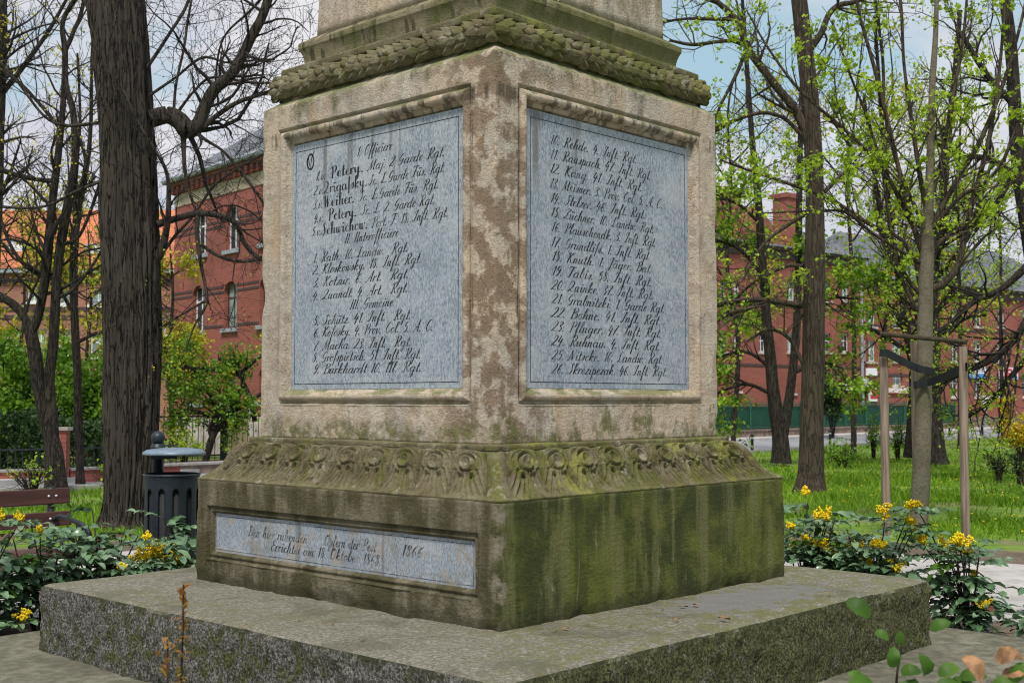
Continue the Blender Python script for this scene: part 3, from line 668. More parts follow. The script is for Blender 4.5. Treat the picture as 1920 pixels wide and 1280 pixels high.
# hand-cut script: every glyph is a set of strokes, thick on the way down and hair-thin on the way up
G = {
'a': (.95, ".62,.85 .4,1 .12,.75 .1,.3 .3,0 .55,.3 .66,.95", ".66,1 .66,.2 .78,0 .95,.2"),
'b': (.75, "0,.3 .3,1.3 .36,1.95 .25,2.1 .16,1.7 .14,.4 .3,0 .55,.2 .62,.7 .5,1 .72,.95"),
'c': (.65, ".55,.8 .45,1 .2,.85 .1,.45 .22,.05 .4,0 .65,.25"),
'd': (.95, ".62,.85 .4,1 .12,.75 .1,.3 .3,0 .55,.3 .66,.95", ".66,2 .66,.2 .78,0 .95,.2"),
'e': (.62, ".08,.4 .4,.6 .45,.9 .3,1 .12,.75 .1,.3 .3,0 .6,.25"),
'f': (.55, "0,.3 .3,1.3 .42,1.9 .3,2.1 .2,1.7 .2,-.7 .25,-1 .38,-.7 .3,-.05 .55,.25"),
'g': (.92, ".62,.85 .4,1 .12,.75 .1,.3 .3,0 .55,.3 .66,.95", ".66,1 .66,-.6 .5,-1 .3,-.75 .5,-.3 .95,.2"),
'h': (.88, "0,.3 .3,1.3 .4,1.95 .27,2.1 .16,1.7 .16,0", ".16,.5 .4,.95 .58,.9 .58,.2 .7,0 .88,.2"),
'i': (.5, ".2,1 .2,.2 .32,0 .5,.22", ".23,1.62 .21,1.45"),
'k': (.85, "0,.3 .3,1.3 .4,1.95 .27,2.1 .16,1.7 .16,0", ".16,.5 .5,1 .55,.8 .2,.5 .55,.1 .7,0 .85,.2"),
'l': (.48, "0,.3 .3,1.3 .38,1.95 .26,2.1 .15,1.7 .15,.25 .28,0 .5,.22"),
'm': (1.12, ".1,1 .1,0", ".1,.5 .3,.97 .45,.9 .45,0", ".45,.5 .65,.97 .8,.9 .8,.2 .92,0 1.1,.2"),
'n': (.8, ".1,1 .1,0", ".1,.5 .32,.97 .48,.9 .48,.2 .6,0 .78,.2"),
'o': (.72, ".35,1 .12,.75 .1,.3 .3,0 .55,.25 .58,.7 .35,1 .5,.85 .75,.9"),
'p': (.8, ".15,1.3 .15,-1", ".15,.6 .4,1 .6,.7 .58,.2 .35,0 .2,.15", ".5,.05 .8,.2"),
'r': (.55, ".1,1 .1,0", ".1,.5 .3,.95 .45,1 .5,.85"),
's': (.58, "0,.2 .35,1.05 .42,.5 .3,.02 .08,.12"),
'S1': (.5, ".45,1.85 .36,2.1 .24,1.7 .2,-.8"),
't': (.5, ".2,1.75 .2,.2 .32,0 .5,.22", "!.02,1.1 .42,1.14"),
'u': (.86, ".1,1 .1,.25 .25,0 .5,.4 .55,1", ".55,1 .55,.2 .67,0 .85,.2"),
'v': (.66, ".1,1 .15,.2 .28,0 .5,.4 .5,1 .65,.9"),
'w': (.95, ".1,1 .12,.2 .25,0 .42,.4 .45,1", ".45,1 .47,.2 .6,0 .8,.4 .8,1 .95,.9"),
'y': (.85, ".1,1 .12,.4 .28,.15 .5,.5 .55,1", ".55,1 .5,-.6 .35,-1 .2,-.75 .5,-.2 .85,.2"),
'z': (.64, ".1,.9 .3,1 .5,.95 .1,.05 .3,.1 .5,0 .65,.2"),
'j': (.42, ".2,1 .2,-.6 .1,-1 -.1,-.8", ".23,1.62 .21,1.45"),
'A': (1.1, "0,.1 .2,0 .75,2 .8,2.05", "!.8,2.05 .85,0", "!.35,.8 .9,.85"),
'B': (1.1, ".3,1.9 .3,.1 .15,0 0,.2", "0,1.6 .3,2 .75,2 .85,1.5 .4,1.1 .9,1 1,.4 .7,0 .4,.1"),
'C': (1.0, ".9,1.6 .8,2.05 .5,2 .2,1.4 .15,.6 .4,0 .7,.1 .95,.5"),
'D': (1.2, ".35,2 .3,.2 .1,0 0,.25 .4,.1 .8,.2 1.1,.9 1,1.7 .5,2.05 .1,1.7"),
'E': (.9, ".8,1.7 .6,2.05 .3,1.8 .35,1.2 .65,1.1 .25,1 .1,.5 .3,0 .65,.05 .85,.45"),
'F': (1.05, "0,1.8 .3,2.05 1.1,2", ".65,2 .5,.3 .3,0 .05,.15", "!.35,1.05 .9,1.08"),
'G': (1.1, ".85,1.6 .75,2.05 .45,1.95 .2,1.4 .2,.9 .45,.7 .8,1", ".85,1.1 .75,.2 .5,-.1 .2,.1"),
'I': (.85, ".1,1.5 .3,2.05 .75,1.9 .6,2 .45,.4 .25,0 0,.2"),
'J': (.85, ".1,1.5 .3,2.05 .75,1.9 .6,2 .5,.0 .3,-.6 .05,-.3 .6,.3"),
'K': (1.1, ".3,1.95 .25,0", "0,1.6 .15,2 .4,2", "1,2 .8,1.9 .4,1.1 .7,.3 .9,0 1.1,.15"),
'L': (1.0, ".8,1.7 .65,2.05 .4,1.8 .4,.4 .2,0 .05,.15 .2,.25 .5,.05 .75,0 .95,.2"),
'M': (1.4, "0,.1 .15,0 .4,1.95", "!.4,1.95 .6,.1", "!.6,.1 1.05,1.95", "1.05,1.95 1.08,.2 1.2,0 1.35,.2"),
'N': (1.15, "0,.1 .15,0 .35,1.95", "!.35,1.95 .75,.05", ".75,.05 .95,1.8 1.15,2.05"),
'O': (1.05, ".5,2.05 .15,1.5 .15,.5 .45,0 .8,.5 .85,1.5 .5,2.05 .4,1.7 .9,1.8"),
'P': (1.0, ".35,1.9 .35,.1 .2,0 .05,.2", "0,1.5 .2,1.95 .7,2.05 .9,1.6 .7,1.05 .4,1"),
'Q': (1.1, ".15,1.3 .1,1.8 .4,2.05 .75,1.7 .6,.8 .15,0 .05,.2 .4,.25 .8,-.05 1.05,.2"),
'R': (1.12, ".35,1.9 .35,.1 .2,0 .05,.2", "0,1.5 .2,1.95 .7,2.05 .9,1.6 .7,1.05 .4,1", ".5,1 .75,.3 .9,0 1.1,.2"),
'S': (.95, ".9,1.6 .7,2.05 .45,1.7 .6,1.1 .65,.5 .4,0 .1,.1 .1,.5"),
'T': (1.0, "0,1.8 .3,2.05 1.1,2", ".65,2 .5,.3 .3,0 .05,.15"),
'U': (1.1, ".1,1.6 .25,2 .3,1.8 .25,.3 .45,0 .75,.5 .8,2", ".8,2 .8,.25 .92,0 1.1,.2"),
'W': (1.35, ".1,1.6 .25,2 .3,1.8 .35,0", "!.35,0 .7,1.9", "!.7,1.9 .75,0", ".75,0 1.15,1.7 1.3,2"),
'Z': (.98, ".2,1.7 .4,2.05 .9,1.95 .4,1.1 .6,1 .3,.5 .05,.05 .4,.15 .7,0 .95,.2"),
'0': (.75, ".4,1.9 .15,1.4 .12,.5 .35,0 .6,.5 .62,1.4 .4,1.9"),
'1': (.55, "!.1,1.5 .35,1.9", "!.35,1.9 .35,0"),
'2': (.78, ".1,1.4 .2,1.8 .45,1.9 .6,1.5 .4,.8 .05,.05 .3,.15 .6,0 .75,.2"),
'3': (.74, ".1,1.6 .35,1.9 .58,1.55 .3,1.05 .62,.6 .4,0 .08,.2"),
'4': (.78, "!.28,1.9 .06,.75", "!.06,.75 .74,.8", "!.56,1.35 .42,-.3"), '|': (.42, "!.2,1.95 .2,0"),
'5': (.76, ".65,1.9 .3,1.85 .2,1.1 .5,1.1 .62,.5 .4,0 .08,.15"),
'6': (.74, ".6,1.8 .3,1.5 .12,.6 .35,0 .6,.4 .45,.9 .15,.6"),
'7': (.7, ".08,1.75 .3,1.85 .65,1.8 .4,.9 .3,-.1", "!.18,.9 .58,.92"),
'8': (.74, ".5,1.75 .25,1.85 .15,1.4 .55,.7 .4,0 .12,.3 .3,.9 .58,1.6 .5,1.75"),
'9': (.72, ".58,1.5 .35,1.9 .12,1.4 .3,.95 .58,1.4 .5,.5 .3,0 .08,.1"),
'.': (.42, "!.14,.16 .18,0"), ' ': (.55,), '-': (.6, "!.1,.6 .5,.6")}
G['ü'] = (G['u'][0],)+G['u'][1:]+("!.18,1.62 .16,1.45", "!.5,1.62 .48,1.45")
G['ä'] = (G['a'][0],)+G['a'][1:]+("!.25,1.62 .23,1.45", "!.55,1.62 .53,1.45")
G['ſ'] = G['S1']
def stroke(spec):
    st = spec.startswith('!'); P = np.array([[float(v) for v in p.split(',')] for p in spec.lstrip('!').split()])
    if st or len(P) == 2:
        t = np.linspace(0, 1, 4)[:, None]; return np.vstack([P[i]*(1-t)+P[i+1]*t for i in range(len(P)-1)])
    return crom(P, sub=6)
def script(text, mb, face, a, out, t0, t1, z0, unit, o=(0, 0), slant=.33, thin=.05, thick=.175, dz=0., bold=None, rng=random.Random(3)):
    """bold: (first, last) characters cut upright and heavy"""
    segs = []; x = 0.
    for ci, ch in enumerate(text):
        gl = G.get(ch) or G['.']; hv = bold and bold[0] <= ci < bold[1]
        sx = 1.36 if hv else 1.0
        for sp in gl[1:]:
            P = stroke(sp).copy(); P[:, 0] *= sx
            segs.append((P, x, hv))
        x += gl[0]*sx+.06
    wid = x; sgn = -1 if face == 'L' else 1; sc = abs(t1-t0)/wid; k = 0
    for P, x0, hv in segs:
        T = np.gradient(P, axis=0); T /= np.linalg.norm(T, axis=1, keepdims=True)+1e-9
        w = thin+(thick-thin)*np.clip(-T[:, 1], 0, 1)**1.5
        if len(P) > 2 and P.ptp(0)[1] < .3 if hasattr(P, 'ptp') else False: w = w+.06
        if hv: w = np.where(w > .11, w*1.75, w*1.15)
        w = w*rng.uniform(.9, 1.12)
        sl = slant*(.12 if hv else 1)
        Q = np.c_[P[:, 0]+x0+sl*P[:, 1], P[:, 1]*(1.18 if hv else 1)]
        N = np.c_[-T[:, 1], T[:, 0]]*w[:, None]/2
        A, B = Q+N, Q-N; n = len(Q)
        V2 = np.empty((2*n, 2)); V2[0::2] = A; V2[1::2] = B
        tt = t0+sgn*V2[:, 0]*sc; z = z0+V2[:, 1]*unit+dz*V2[:, 0]*sc
        i = np.arange(n-1)*2; F = np.stack([i, i+1, i+3, i+2], -1)
        if sgn > 0: F = F[:, ::-1]
        mb.add(facepos(face, a, tt, z, out+.00002*(k % 9), o), F); k += 1
def line_rect(mb, face, a, rc, out, w, o=(0, 0)):
    t0, t1, z0, z1 = rc; 
    for (p, q, r_, s) in ((t0, t1, z0, z0+w), (t0, t1, z1-w, z1), (t0, t0+w, z0+w, z1-w), (t1-w, t1, z0+w, z1-w)):
        V = facepos(face, a, [p, q, q, p], [r_, r_, s, s], out, o); mb.add(V, [(0, 1, 2, 3) if face == 'R' else (3, 2, 1, 0)])
LEFT = [("1. Offıciere".replace('ı', 'i'), .0963, -.1868, 2.7756), ("1.v. Petery. Maj. 2 Garde Rgt.", .4441, -.5765, 2.690), ("2.v.Qrigaſsky.Sc. L.Garde Füs. Rgt.", .4576, -.5768, 2.6126), ("3.v.Weiher. Sc. L.Garde Füs. Rgt.", .464, -.5321, 2.537), ("4.v. Petery. Sc. L. 2. Garde Rgt.", .4557, -.5061, 2.463),
        ("5.v.Schwichow. Port. F. 18. Inft. Rgt.", .4762, -.5999, 2.390), ("||. Unterofficiere", .19, -.2383, 2.3265), ("1. Rath. 10. Landw.  Rgt.", .4604, -.3127, 2.244), ("2. Kloskowsky. 18. Inft. Rgt.", .4624, -.412, 2.180), ("3. Kotzur. 6. Art.  Rgt.", .4615, -.319, 2.111), ("4. Quandt. 4. Art.  Rgt.", .4625, -.3139, 2.041),
        ("|||. Gemeine", .1441, -.1984, 1.976), ("5. Schütz. 41. Inft.  Rgt.", .4562, -.3383, 1.9045), ("6. Koſosky. 4. Prov. Col. 5. A. C.", .4507, -.4975, 1.841), ("7. Macha. 23. Inft.  Rgt.", .4498, -.339, 1.770), ("8. Großpietsch. 51. Inft. Rgt.".replace('ß', 'ſs'), .4583, -.4106, 1.707), ("9. Burkhardt 10. Ul. Rgt.", .4528, -.4148, 1.642)]
RIGHT = [("10. Rehde. 4. Inft. Rgt.", -.5344, .1739, 2.760), ("11. Rauspach. 47. Inft. Rgt.", -.5345, .2976, 2.688), ("12. Kang. 41. Inft. Rgt.", -.5362, .2194, 2.6167), ("13. Meisner. 3. Prov. Col. 5. A. C.", -.5364, .4004, 2.543), ("14. Stelzer. 46. Inft. Rgt.", -.5326, .244, 2.471), ("15. Züchner. 10. Landw. Rgt.", -.53, .3217, 2.4005),
         ("16. Plauschendk. 3. Inft. Rgt.", -.5251, .3403, 2.329), ("17. Grundliſs. 1. Inft. Rgt.", -.5292, .2899, 2.254), ("18. Knuth. 1. Jäger. Bat.", -.5235, .3007, 2.184), ("19. Tabis. 58. Inft. Rgt.", -.5236, .30, 2.112), ("20. Quinke. 37. Inft. Rgt.", -.5218, .3123, 2.042), ("21. Grabnitzki. 1. Garde Rgt.", -.5192, .4177, 1.975),
         ("22. Bohne. 41. Inft. Rgt.", -.5221, .3796, 1.907), ("23. Pfluger. 47. Inft. Rgt.", -.5223, .3838, 1.839), ("24. Ruhnau. 4. Inft. Rgt.", -.5224, .3715, 1.769), ("25. Nitscke. 10. Landw. Rgt.", -.5199, .3969, 1.699), ("26. Skrezipezak. 46. Inft. Rgt.", -.52, .4328, 1.631)]
rect = (-.674, .674, 1.556, 2.908)
for face, lines, lab in (('L', LEFT, None), ('R', RIGHT, None)):
    f = frame('tablet_frame', face, DA, (FT['t0'], FT['t1'], FT['z0'], FT['z1']), roll, M['die'])
    tb = tablet(face, DA, rect, .030, M['tablet'])
    tag(tb, 'left name tablet beginning with the officers' if face == 'L' else 'right name tablet with soldiers ten to twenty-six')
    mb = MB(); line_rect(mb, face, DA, (-.643, .643, 1.586, 2.870), -.0292, .0035); mb.build('border_line', M['ink'], tb)
    for (tx, a0, a1, z0) in lines:
        mb = MB(); b_ = None
        if 'v.' in tx[:4]:
            i0 = tx.index('v.')+2; b_ = (i0, tx.index('.', i0)+1)
        script(tx, mb, face, DA, -.0291, a0+.03, a1+.03, z0, .0258, bold=b_)
        mb.build('inscription_line', M['ink'], tb)
    if face == 'L':
        mb = MB(); q = np.linspace(0, 2*np.pi, 22)
        for P in (np.c_[.030*np.cos(q), .040*np.sin(q)], np.array([(-.02, .03), (.0, -.035), (.012, .02), (.035, .06)]), np.c_[.027*np.cos(q)+.003, .043*np.sin(q)]):
            T = np.gradient(P, axis=0); T /= np.linalg.norm(T, axis=1, keepdims=True)+1e-9; N = np.c_[-T[:, 1], T[:, 0]]*.0035
            n = len(P); V2 = np.empty((2*n, 2)); V2[0::2] = P+N; V2[1::2] = P-N; i = np.arange(n-1)*2
            mb.add(facepos('L', DA, .515-V2[:, 0], 2.800+V2[:, 1], -.0290), np.stack([i, i+1, i+3, i+2], -1))
        mb.build('scrawled_mark', M['ink'], tb)
f = frame('tablet_frame', 'L', BA, (DT['t0'], DT['t1'], DT['z0'], DT['z1']), low_roll, M['block'], (BO[0], 0))
rc = (DT['t0']+.044, DT['t1']-.044, DT['z0']+.040, DT['z1']-.040)
tb = tablet('L', BA, rc, .027, M['tablet_low'], (BO[0], 0)); tag(tb, 'long low dedication tablet on the base block')
mb = MB(); line_rect(mb, 'L', BA, (rc[0]+.012, rc[1]-.010, rc[2]+.014, rc[3]-.016), -.0262, .003, (BO[0], 0)); mb.build('border_line', M['ink_faint'], tb)
for tx, a0, a1, z0 in (("Den hier ruhenden", .781, .260, .767), ("Opfern der Pest", .124, -.279, .769), ("1866", -.457, -.605, .769), ("Errichtet am 18. Oktober 1868", .575, -.299, .705)):
    mb = MB(); script(tx, mb, 'L', BA, -.0261, a0, a1, z0, .0275, (BO[0], 0), slant=.26, thin=.07, thick=.19)
    mb.build('inscription_line', M['ink_faint'], tb)
#@@PART2
# ------------------------------------------------------------------ buildings
class Facade:
    """a wall plane from A to B (plan points, left to right as seen); local x along it, local -y towards the viewer"""
    def __init__(s, name, A, B, z0, label, cat='building', group=None):
        A = np.array(A, float); B = np.array(B, float); s.L = float(np.linalg.norm(B-A)); s.e = (B-A)/s.L
        s.A = A; s.z0 = z0
        s.root = empty(name, (A[0], A[1], z0), math.atan2(s.e[1], s.e[0]), label, cat, group)
    def px(s, px, py):
        """photo pixel -> (x along the wall, height above its foot)"""
        d = at(px, py, 1.)-np.array([0, 0, EYE]); n = np.array([-s.e[1], s.e[0]])
        t = (s.A@n)/(d[:2]@n); P = d*t; return float((P[:2]-s.A)@s.e), float(P[2]+EYE-s.z0)
def wall_with_openings(fc, H, D, holes, mat, depth=.22, name='wall', x0=0., x1=None):
    """box wall whose front (local y=0) has recessed openings (xa,xb,za,zb)"""
    x1 = fc.L if x1 is None else x1; e = .004
    xs = np.unique(np.round(np.r_[x0, x1, [v for h in holes for v in (h[0], h[0]+e, h[1]-e, h[1])]], 5))
    zs = np.unique(np.round(np.r_[0, H, [v for h in holes for v in (h[2], h[2]+e, h[3]-e, h[3])]], 5))
    X, Z = np.meshgrid(xs, zs); Y = np.zeros_like(X)
    for a, b, c, d in holes: Y[(X > a+e/2) & (X < b-e/2) & (Z > c+e/2) & (Z < d-e/2)] = depth
    mb = MB(); mb.add(np.stack([X, Y, Z], -1).reshape(-1, 3), grid_faces(len(zs), len(xs)))
    mb.add([(x0, 0, 0), (x1, 0, 0), (x1, D, 0), (x0, D, 0), (x0, 0, H), (x1, 0, H), (x1, D, H), (x0, D, H)], [(1, 2, 6, 5), (2, 3, 7, 6), (3, 0, 4, 7), (4, 5, 6, 7)])
    return mb.build(name, mat, fc.root)
def window(fc, h, frame_mat, glass, depth=.22, arch=0., bars=1, sill=None, cross=.62, reveal=None):
    a, b, c, d = h; y = depth-.06; w = .07; mb = MB()
    for lo, hi in (((a, y, c), (a+w, y+.05, d)), ((b-w, y, c), (b, y+.05, d)), ((a+w, y, c), (b-w, y+.05, c+w)), ((a+w, y, d-w), (b-w, y+.05, d))): mb.box(lo, hi)
    for k in range(bars):
        x = a+(b-a)*(k+1)/(bars+1); mb.box((x-.03, y+.004, c+w), (x+.03, y+.046, d-w))
    if cross: z = c+(d-c)*cross; mb.box((a+w, y+.008, z-.03), (b-w, y+.042, z+.03))
    f = mb.build('window', frame_mat, fc.root)
    g_ = MB(); g_.box((a+.01, y+.02, c+.01), (b-.01, y+.03, d-.01)); g_.build('pane', glass, f)
    if sill: s_ = MB(); s_.box((a-.12, -.10, c-.14), (b+.12, .03, c-.004)); s_.build('sill', sill, f)
    if arch:
        mb = MB(); n = 10; q = np.linspace(0, np.pi/2, n); r = (b-a)/2; k = arch/r
        for sg in (-1, 1):
            cx = (a+b)/2; pts = [(cx+sg*r*math.sin(t), d-arch+arch*math.cos(t)) for t in q]
            V = [(p[0], -.004, p[1]) for p in pts]+[(cx+sg*(r+.01), -.004, d+.01)]+[(p[0], depth-.07, p[1]) for p in pts]
            F3 = [((i, i+1, n) if sg > 0 else (i+1, i, n)) for i in range(n-1)]
            F4 = [(i, n+1+i, n+2+i, i+1) if sg > 0 else (i+1, n+2+i, n+1+i, i) for i in range(n-1)]
            mb.add(V, [np.array(F3), np.array(F4)])
        mb.build('arch_head', reveal or M['brick'], f)
    return f
def boxpart(fc, name, lo, hi, mat, parent=None):
    mb = MB(); mb.box(lo, hi); return mb.build(name, mat, parent or fc.root)

# red school with a slate roof, left of the monument
fa = Facade('brick_building', (-13.05, 47.4), (-4.4, 37.2), -.45, 'tall red brick building with slate hipped roof, narrow arched windows and dark brick bands')
holes = []
for cx, y0, y1, w in ((435, 386, 466, 22), (377, 398, 475, 20), (432, 529, 614, 23), (372, 537, 622, 21), (430, 690, 752, 22), (366, 690, 756, 22)):
    a, zt = fa.px(cx-w/2, y0); b, zb = fa.px(cx+w/2, y1); holes.append((a, b, zb, zt))
for k in range(1, 4):
    for j in (0, 2, 4): a, b, c, d = holes[j]; holes.append((a+2.6*k, b+2.6*k, c, d))
HA = fa.px(410, 322)[1]
wall_with_openings(fa, HA-.9, 11, holes, M['brick'])
for i, h in enumerate(holes): window(fa, h, M['white'] if i in (0, 1, 3) else M['plank'], M['glass'] if i != 2 else M['glass_green'], arch=(h[1]-h[0])*.42, bars=1, sill=M['zinc'], cross=.66)
zb = [fa.px(470, y)[1] for y in (402, 412, 530, 540, 606)]
for z in zb:
    x = 0.
    for h in sorted([h for h in holes if h[2]-.12 < z < h[3]+.1])+[(fa.L, fa.L, 0, 0)]:
        if h[0]-x > .3: boxpart(fa, 'brick_band', (x+.02, -.016, z-.045), (h[0]-.02, .01, z+.045), M['brick_dark'])
        x = h[1]
boxpart(fa, 'frieze_panel', (0, -.03, HA-.9), (fa.L, 10.9, HA-.42), M['frieze_panel'])
mb = MB()
for k in range(int(fa.L/.42)): mb.box((.42*k, -.18, HA-.42), (.42*k+.22, .02, HA-.12))
mb.box((-.05, -.10, HA-.42), (fa.L, -.03, HA-.36)); mb.box((-.2, -.24, HA-.12), (fa.L, 11, HA+.0)); mb.build('cornice', M['brick'], fa.root)
mb = MB(); mb.tube([(-.3, -.34, HA+.10), (fa.L, -.34, HA+.10)], [.12, .12], 8); mb.box((-.3, -.28, HA), (fa.L, -.20, HA+.22)); mb.build('gutter', M['zinc'], fa.root)
mb = MB(); e0 = HA+.0; mb.add([(-.4, -.4, e0), (fa.L+.2, -.4, e0), (fa.L+.2, 11.2, e0), (-.4, 11.2, e0), (4.6, 5.4, e0+4.4), (fa.L+.2, 5.4, e0+4.4)], [np.array([(0, 1, 5, 4), (2, 3, 4, 5), (0, 3, 2, 1)]), np.array([(3, 0, 4), (1, 2, 5)])])
rf = mb.build('roof', M['slate'], fa.root)
def chimney(fc, px, ytop, ybase, w, y_off, mat, parent):
    x, zt = fc.px(px, ytop); x2, zb_ = fc.px(px, ybase); k = 1+y_off/45
    mb = MB(); mb.box((x-w/2, y_off, zb_-2), (x+w/2, y_off+w*.7, zt)); mb.box((x-w/2-.08, y_off-.08, zt), (x+w/2+.08, y_off+w*.7+.08, zt+.22))
    return mb.build('chimney', mat, parent)
chimney(fa, 548, 118, 240, 1.1, 2.2, M['brick'], rf)
xd, zd = fa.px(462, 290); mb = MB(); mb.box((xd-.6, .9, zd-.6), (xd+.6, 3.2, zd+.45)); mb.add([(xd-.8, .7, zd+.45), (xd+.8, .7, zd+.45), (xd+.8, 3.4, zd+.45), (xd-.8, 3.4, zd+.45), (xd, .7, zd+1.1), (xd, 3.4, zd+1.1)], [np.array([(0, 1, 2, 3), (1, 5, 4, 1)][:1]+[(1, 2, 5, 4), (3, 0, 4, 5)]), np.array([(0, 1, 4), (2, 3, 5)])])
dm = mb.build('dormer', M['slate'], rf); mb = MB(); mb.box((xd-.42, .86, zd-.4), (xd+.42, .893, zd+.35)); mb.build('dormer_window', M['glass'], dm)
mb = MB(); zz_ = fa.px(400, 808)[1]; mb.box((-.1, -.06, -.2), (fa.L, .01, zz_+.55)); mb.build('plinth_course', M['stucco'], fa.root)

# house with an orange tiled roof, farther left
fb = Facade('tiled_house', (-36, 62), (-16.9, 62), -.5, 'long brick house with orange tiled roof and white windows behind the yellow trees')
hb = []
for px, py, w, h in ((183, 556, 26, 30), (186, 646, 34, 46), (62, 552, 24, 26), (75, 640, 24, 46), (28, 634, 22, 44), (-30, 640, 24, 44), (-30, 556, 24, 28), (120, 640, 24, 44), (120, 556, 24, 28), (300, 606, 20, 40), (262, 646, 24, 44), (262, 556, 24, 28)):
    a, zt = fb.px(px-w/2, py-h/2); b, z_ = fb.px(px+w/2, py+h/2); hb.append((a, b, z_, zt))
HB = fb.px(100, 512)[1]
wall_with_openings(fb, HB, 9, hb, M['brick_pale'])
for h in hb: window(fb, h, M['white'], M['glass_green'], bars=1, cross=.6, sill=M['white'])
for y in (531, 583, 598): boxpart(fb, 'string_course', (0, -.05, fb.px(100, y)[1]), (fb.L, .01, fb.px(100, y)[1]+.2), M['brick_dark'])
mb = MB(); mb.box((-.3, -.45, HB-.02), (fb.L+.3, -.02, HB+.22)); mb.build('gutter', M['zinc'], fb.root)
ridge = 3.9; mb = MB(); mb.add([(-.4, -.5, HB+.2), (fb.L+.4, -.5, HB+.2), (fb.L+.4, 9.5, HB+.2), (-.4, 9.5, HB+.2), (-.4, 4.5, HB+ridge), (fb.L+.4, 4.5, HB+ridge)], [np.array([(0, 1, 5, 4), (2, 3, 4, 5), (0, 3, 2, 1)]), np.array([(1, 2, 5), (3, 0, 4)])])
rb = mb.build('roof', M['tiles'], fb.root)
for px, py in ((172, 470), (20, 463), (262, 468)):
    x, z = fb.px(px, py); yy = (z-HB-.2)/(ridge-.2)*5.0-.5
    mb = MB(); mb.box((x-.55, yy-.12, z-.45), (x+.55, yy+.9, z+.45)); sk_ = mb.build('skylight', M['zinc'], rb)
    mb = MB(); mb.box((x-.42, yy-.15, z-.33), (x+.42, yy-.123, z+.33)); mb.build('pane', M['white'], sk_)

# long red building across the street on the right: an older wing and a lower range
def wing(name, A, B, z0, label, wins, eave_px, roof_h, depth=10, dn=.22):
    fc = Facade(name, A, B, z0, label); H = fc.px(*eave_px)[1]; hs = []
    for px, py, w, h in wins:
        a, zt = fc.px(px-w/2, py-h/2); b, zb_ = fc.px(px+w/2, py+h/2); hs.append((a, b, zb_, zt))
    wall_with_openings(fc, H, depth, hs, M['brick'], dn)
    for h in hs: window(fc, h, M['white'], M['glass_green'] if int(h[0]*7) % 3 == 0 else M['glass'], dn, bars=1, cross=.6, sill=M['stucco'])
    for q_ in range(1, 3): zb2 = H*q_/3+.25; boxpart(fc, 'brick_band', (0, -.035, zb2), (fc.L, .003, zb2+.16), M['brick_dark'])
    boxpart(fc, 'plinth_course', (0, -.10, -.3), (fc.L, .004, .75), M['wallbase'])
    mb = MB(); mb.box((-.2, -.35, H-.02), (fc.L+.2, -.02, H+.16)); mb.box((-.1, -.14, H-.55), (fc.L+.1, -.02, H-.03)); mb.build('cornice', M['brick_dark'], fc.root)
    mb = MB(); e0 = H+.15; d = depth; mb.add([(-.4, -.5, e0), (fc.L+.4, -.5, e0), (fc.L+.4, d+.5, e0), (-.4, d+.5, e0), (3.2, d/2, e0+roof_h), (fc.L-3.2, d/2, e0+roof_h)], [np.array([(0, 1, 5, 4), (2, 3, 4, 5), (0, 3, 2, 1)]), np.array([(1, 2, 5), (3, 0, 4)])])
    return fc, mb.build('roof', M['slate'], fc.root), H
w1 = [(px, py, w, 38 if py < 600 else 36) for px, w in ((1356, 12), (1382, 13), (1430, 13), (1484, 15), (1550, 16), (1585, 15)) for py in (545, 642)]+[(1484, 722, 14, 30), (1382, 718, 13, 30), (1550, 722, 14, 28)]
fc1, rc1, H1 = wing('brick_school', (9.5, 72.0), (24.2, 84.6), -.5, 'long red brick building with slate roof and gable beyond the green fence', w1, (1600, 487), 2.9)
for (px, yt, w) in ((1484, 372, 1.3), (1372, 362, 1.6)):
    x, zt = fc1.px(px, yt); mb = MB(); mb.box((x-w/2, -.12, H1+.2), (x+w/2, 1.0, zt)); mb.box((x-w/2-.12, -.22, zt), (x+w/2+.12, 1.1, zt+.3)); mb.build('chimney', M['brick'], rc1)
x, zt = fc1.px(1420, 430); mb = MB(); mb.add([(x-3.2, -.1, H1+.17), (x+3.2, -.1, H1+.17), (x, -.1, zt+1.5), (x-3.2, 1.2, H1+.17), (x+3.2, 1.2, H1+.17), (x, 1.2, zt+1.5)], [np.array([(0, 1, 2), (5, 4, 3)]), np.array([(1, 4, 5, 2), (3, 0, 2, 5)])]); mb.build('gable', M['brick'], fc1.root)
xdp, _ = fc1.px(1612, 600); mb = MB(); mb.tube([(xdp, -.16, .2), (xdp, -.16, H1)], [.11, .11], 8); mb.build('downpipe', M['zinc'], fc1.root)
w2 = [(px, py, w, h) for px, w in ((1634, 17), (1682, 18), (1745, 15), (1790, 15), (1834, 15), (1877, 16), (1925, 16)) for py, h in ((596, 34), (658, 40), (722, 44))]
w2 = [q for q in w2 if not (q[0] < 1700 and q[1] == 722)]+[(1683, 711, 18, 24)]
fc2, rc2, H2 = wing('brick_range', (24.4, 84.3), (46.5, 100.9), -.5, 'lower red brick range with shop signs between its windows on the far right', w2, (1800, 541), 4.0)
for (px, yt, w) in ((1832, 494, 1.3), (1690, 505, 1.2)):
    x, zt = fc2.px(px, yt); mb = MB(); mb.box((x-w/2, 2.4, H2), (x+w/2, 3.4, zt+.9)); mb.box((x-w/2-.1, 2.3, zt+.9), (x+w/2+.1, 3.5, zt+1.15)); mb.build('chimney', M['brick'], rc2)
x, zt = fc2.px(1664, 512); mb = MB(); mb.add([(x-1.9, -.1, H2+.17), (x+1.9, -.1, H2+.17), (x, -.1, zt+.3), (x-1.9, 1.2, H2+.17), (x+1.9, 1.2, H2+.17), (x, 1.2, zt+.3)], [np.array([(0, 1, 2), (5, 4, 3)]), np.array([(1, 4, 5, 2), (3, 0, 2, 5)])]); mb.build('gable', M['tiles'], fc2.root)
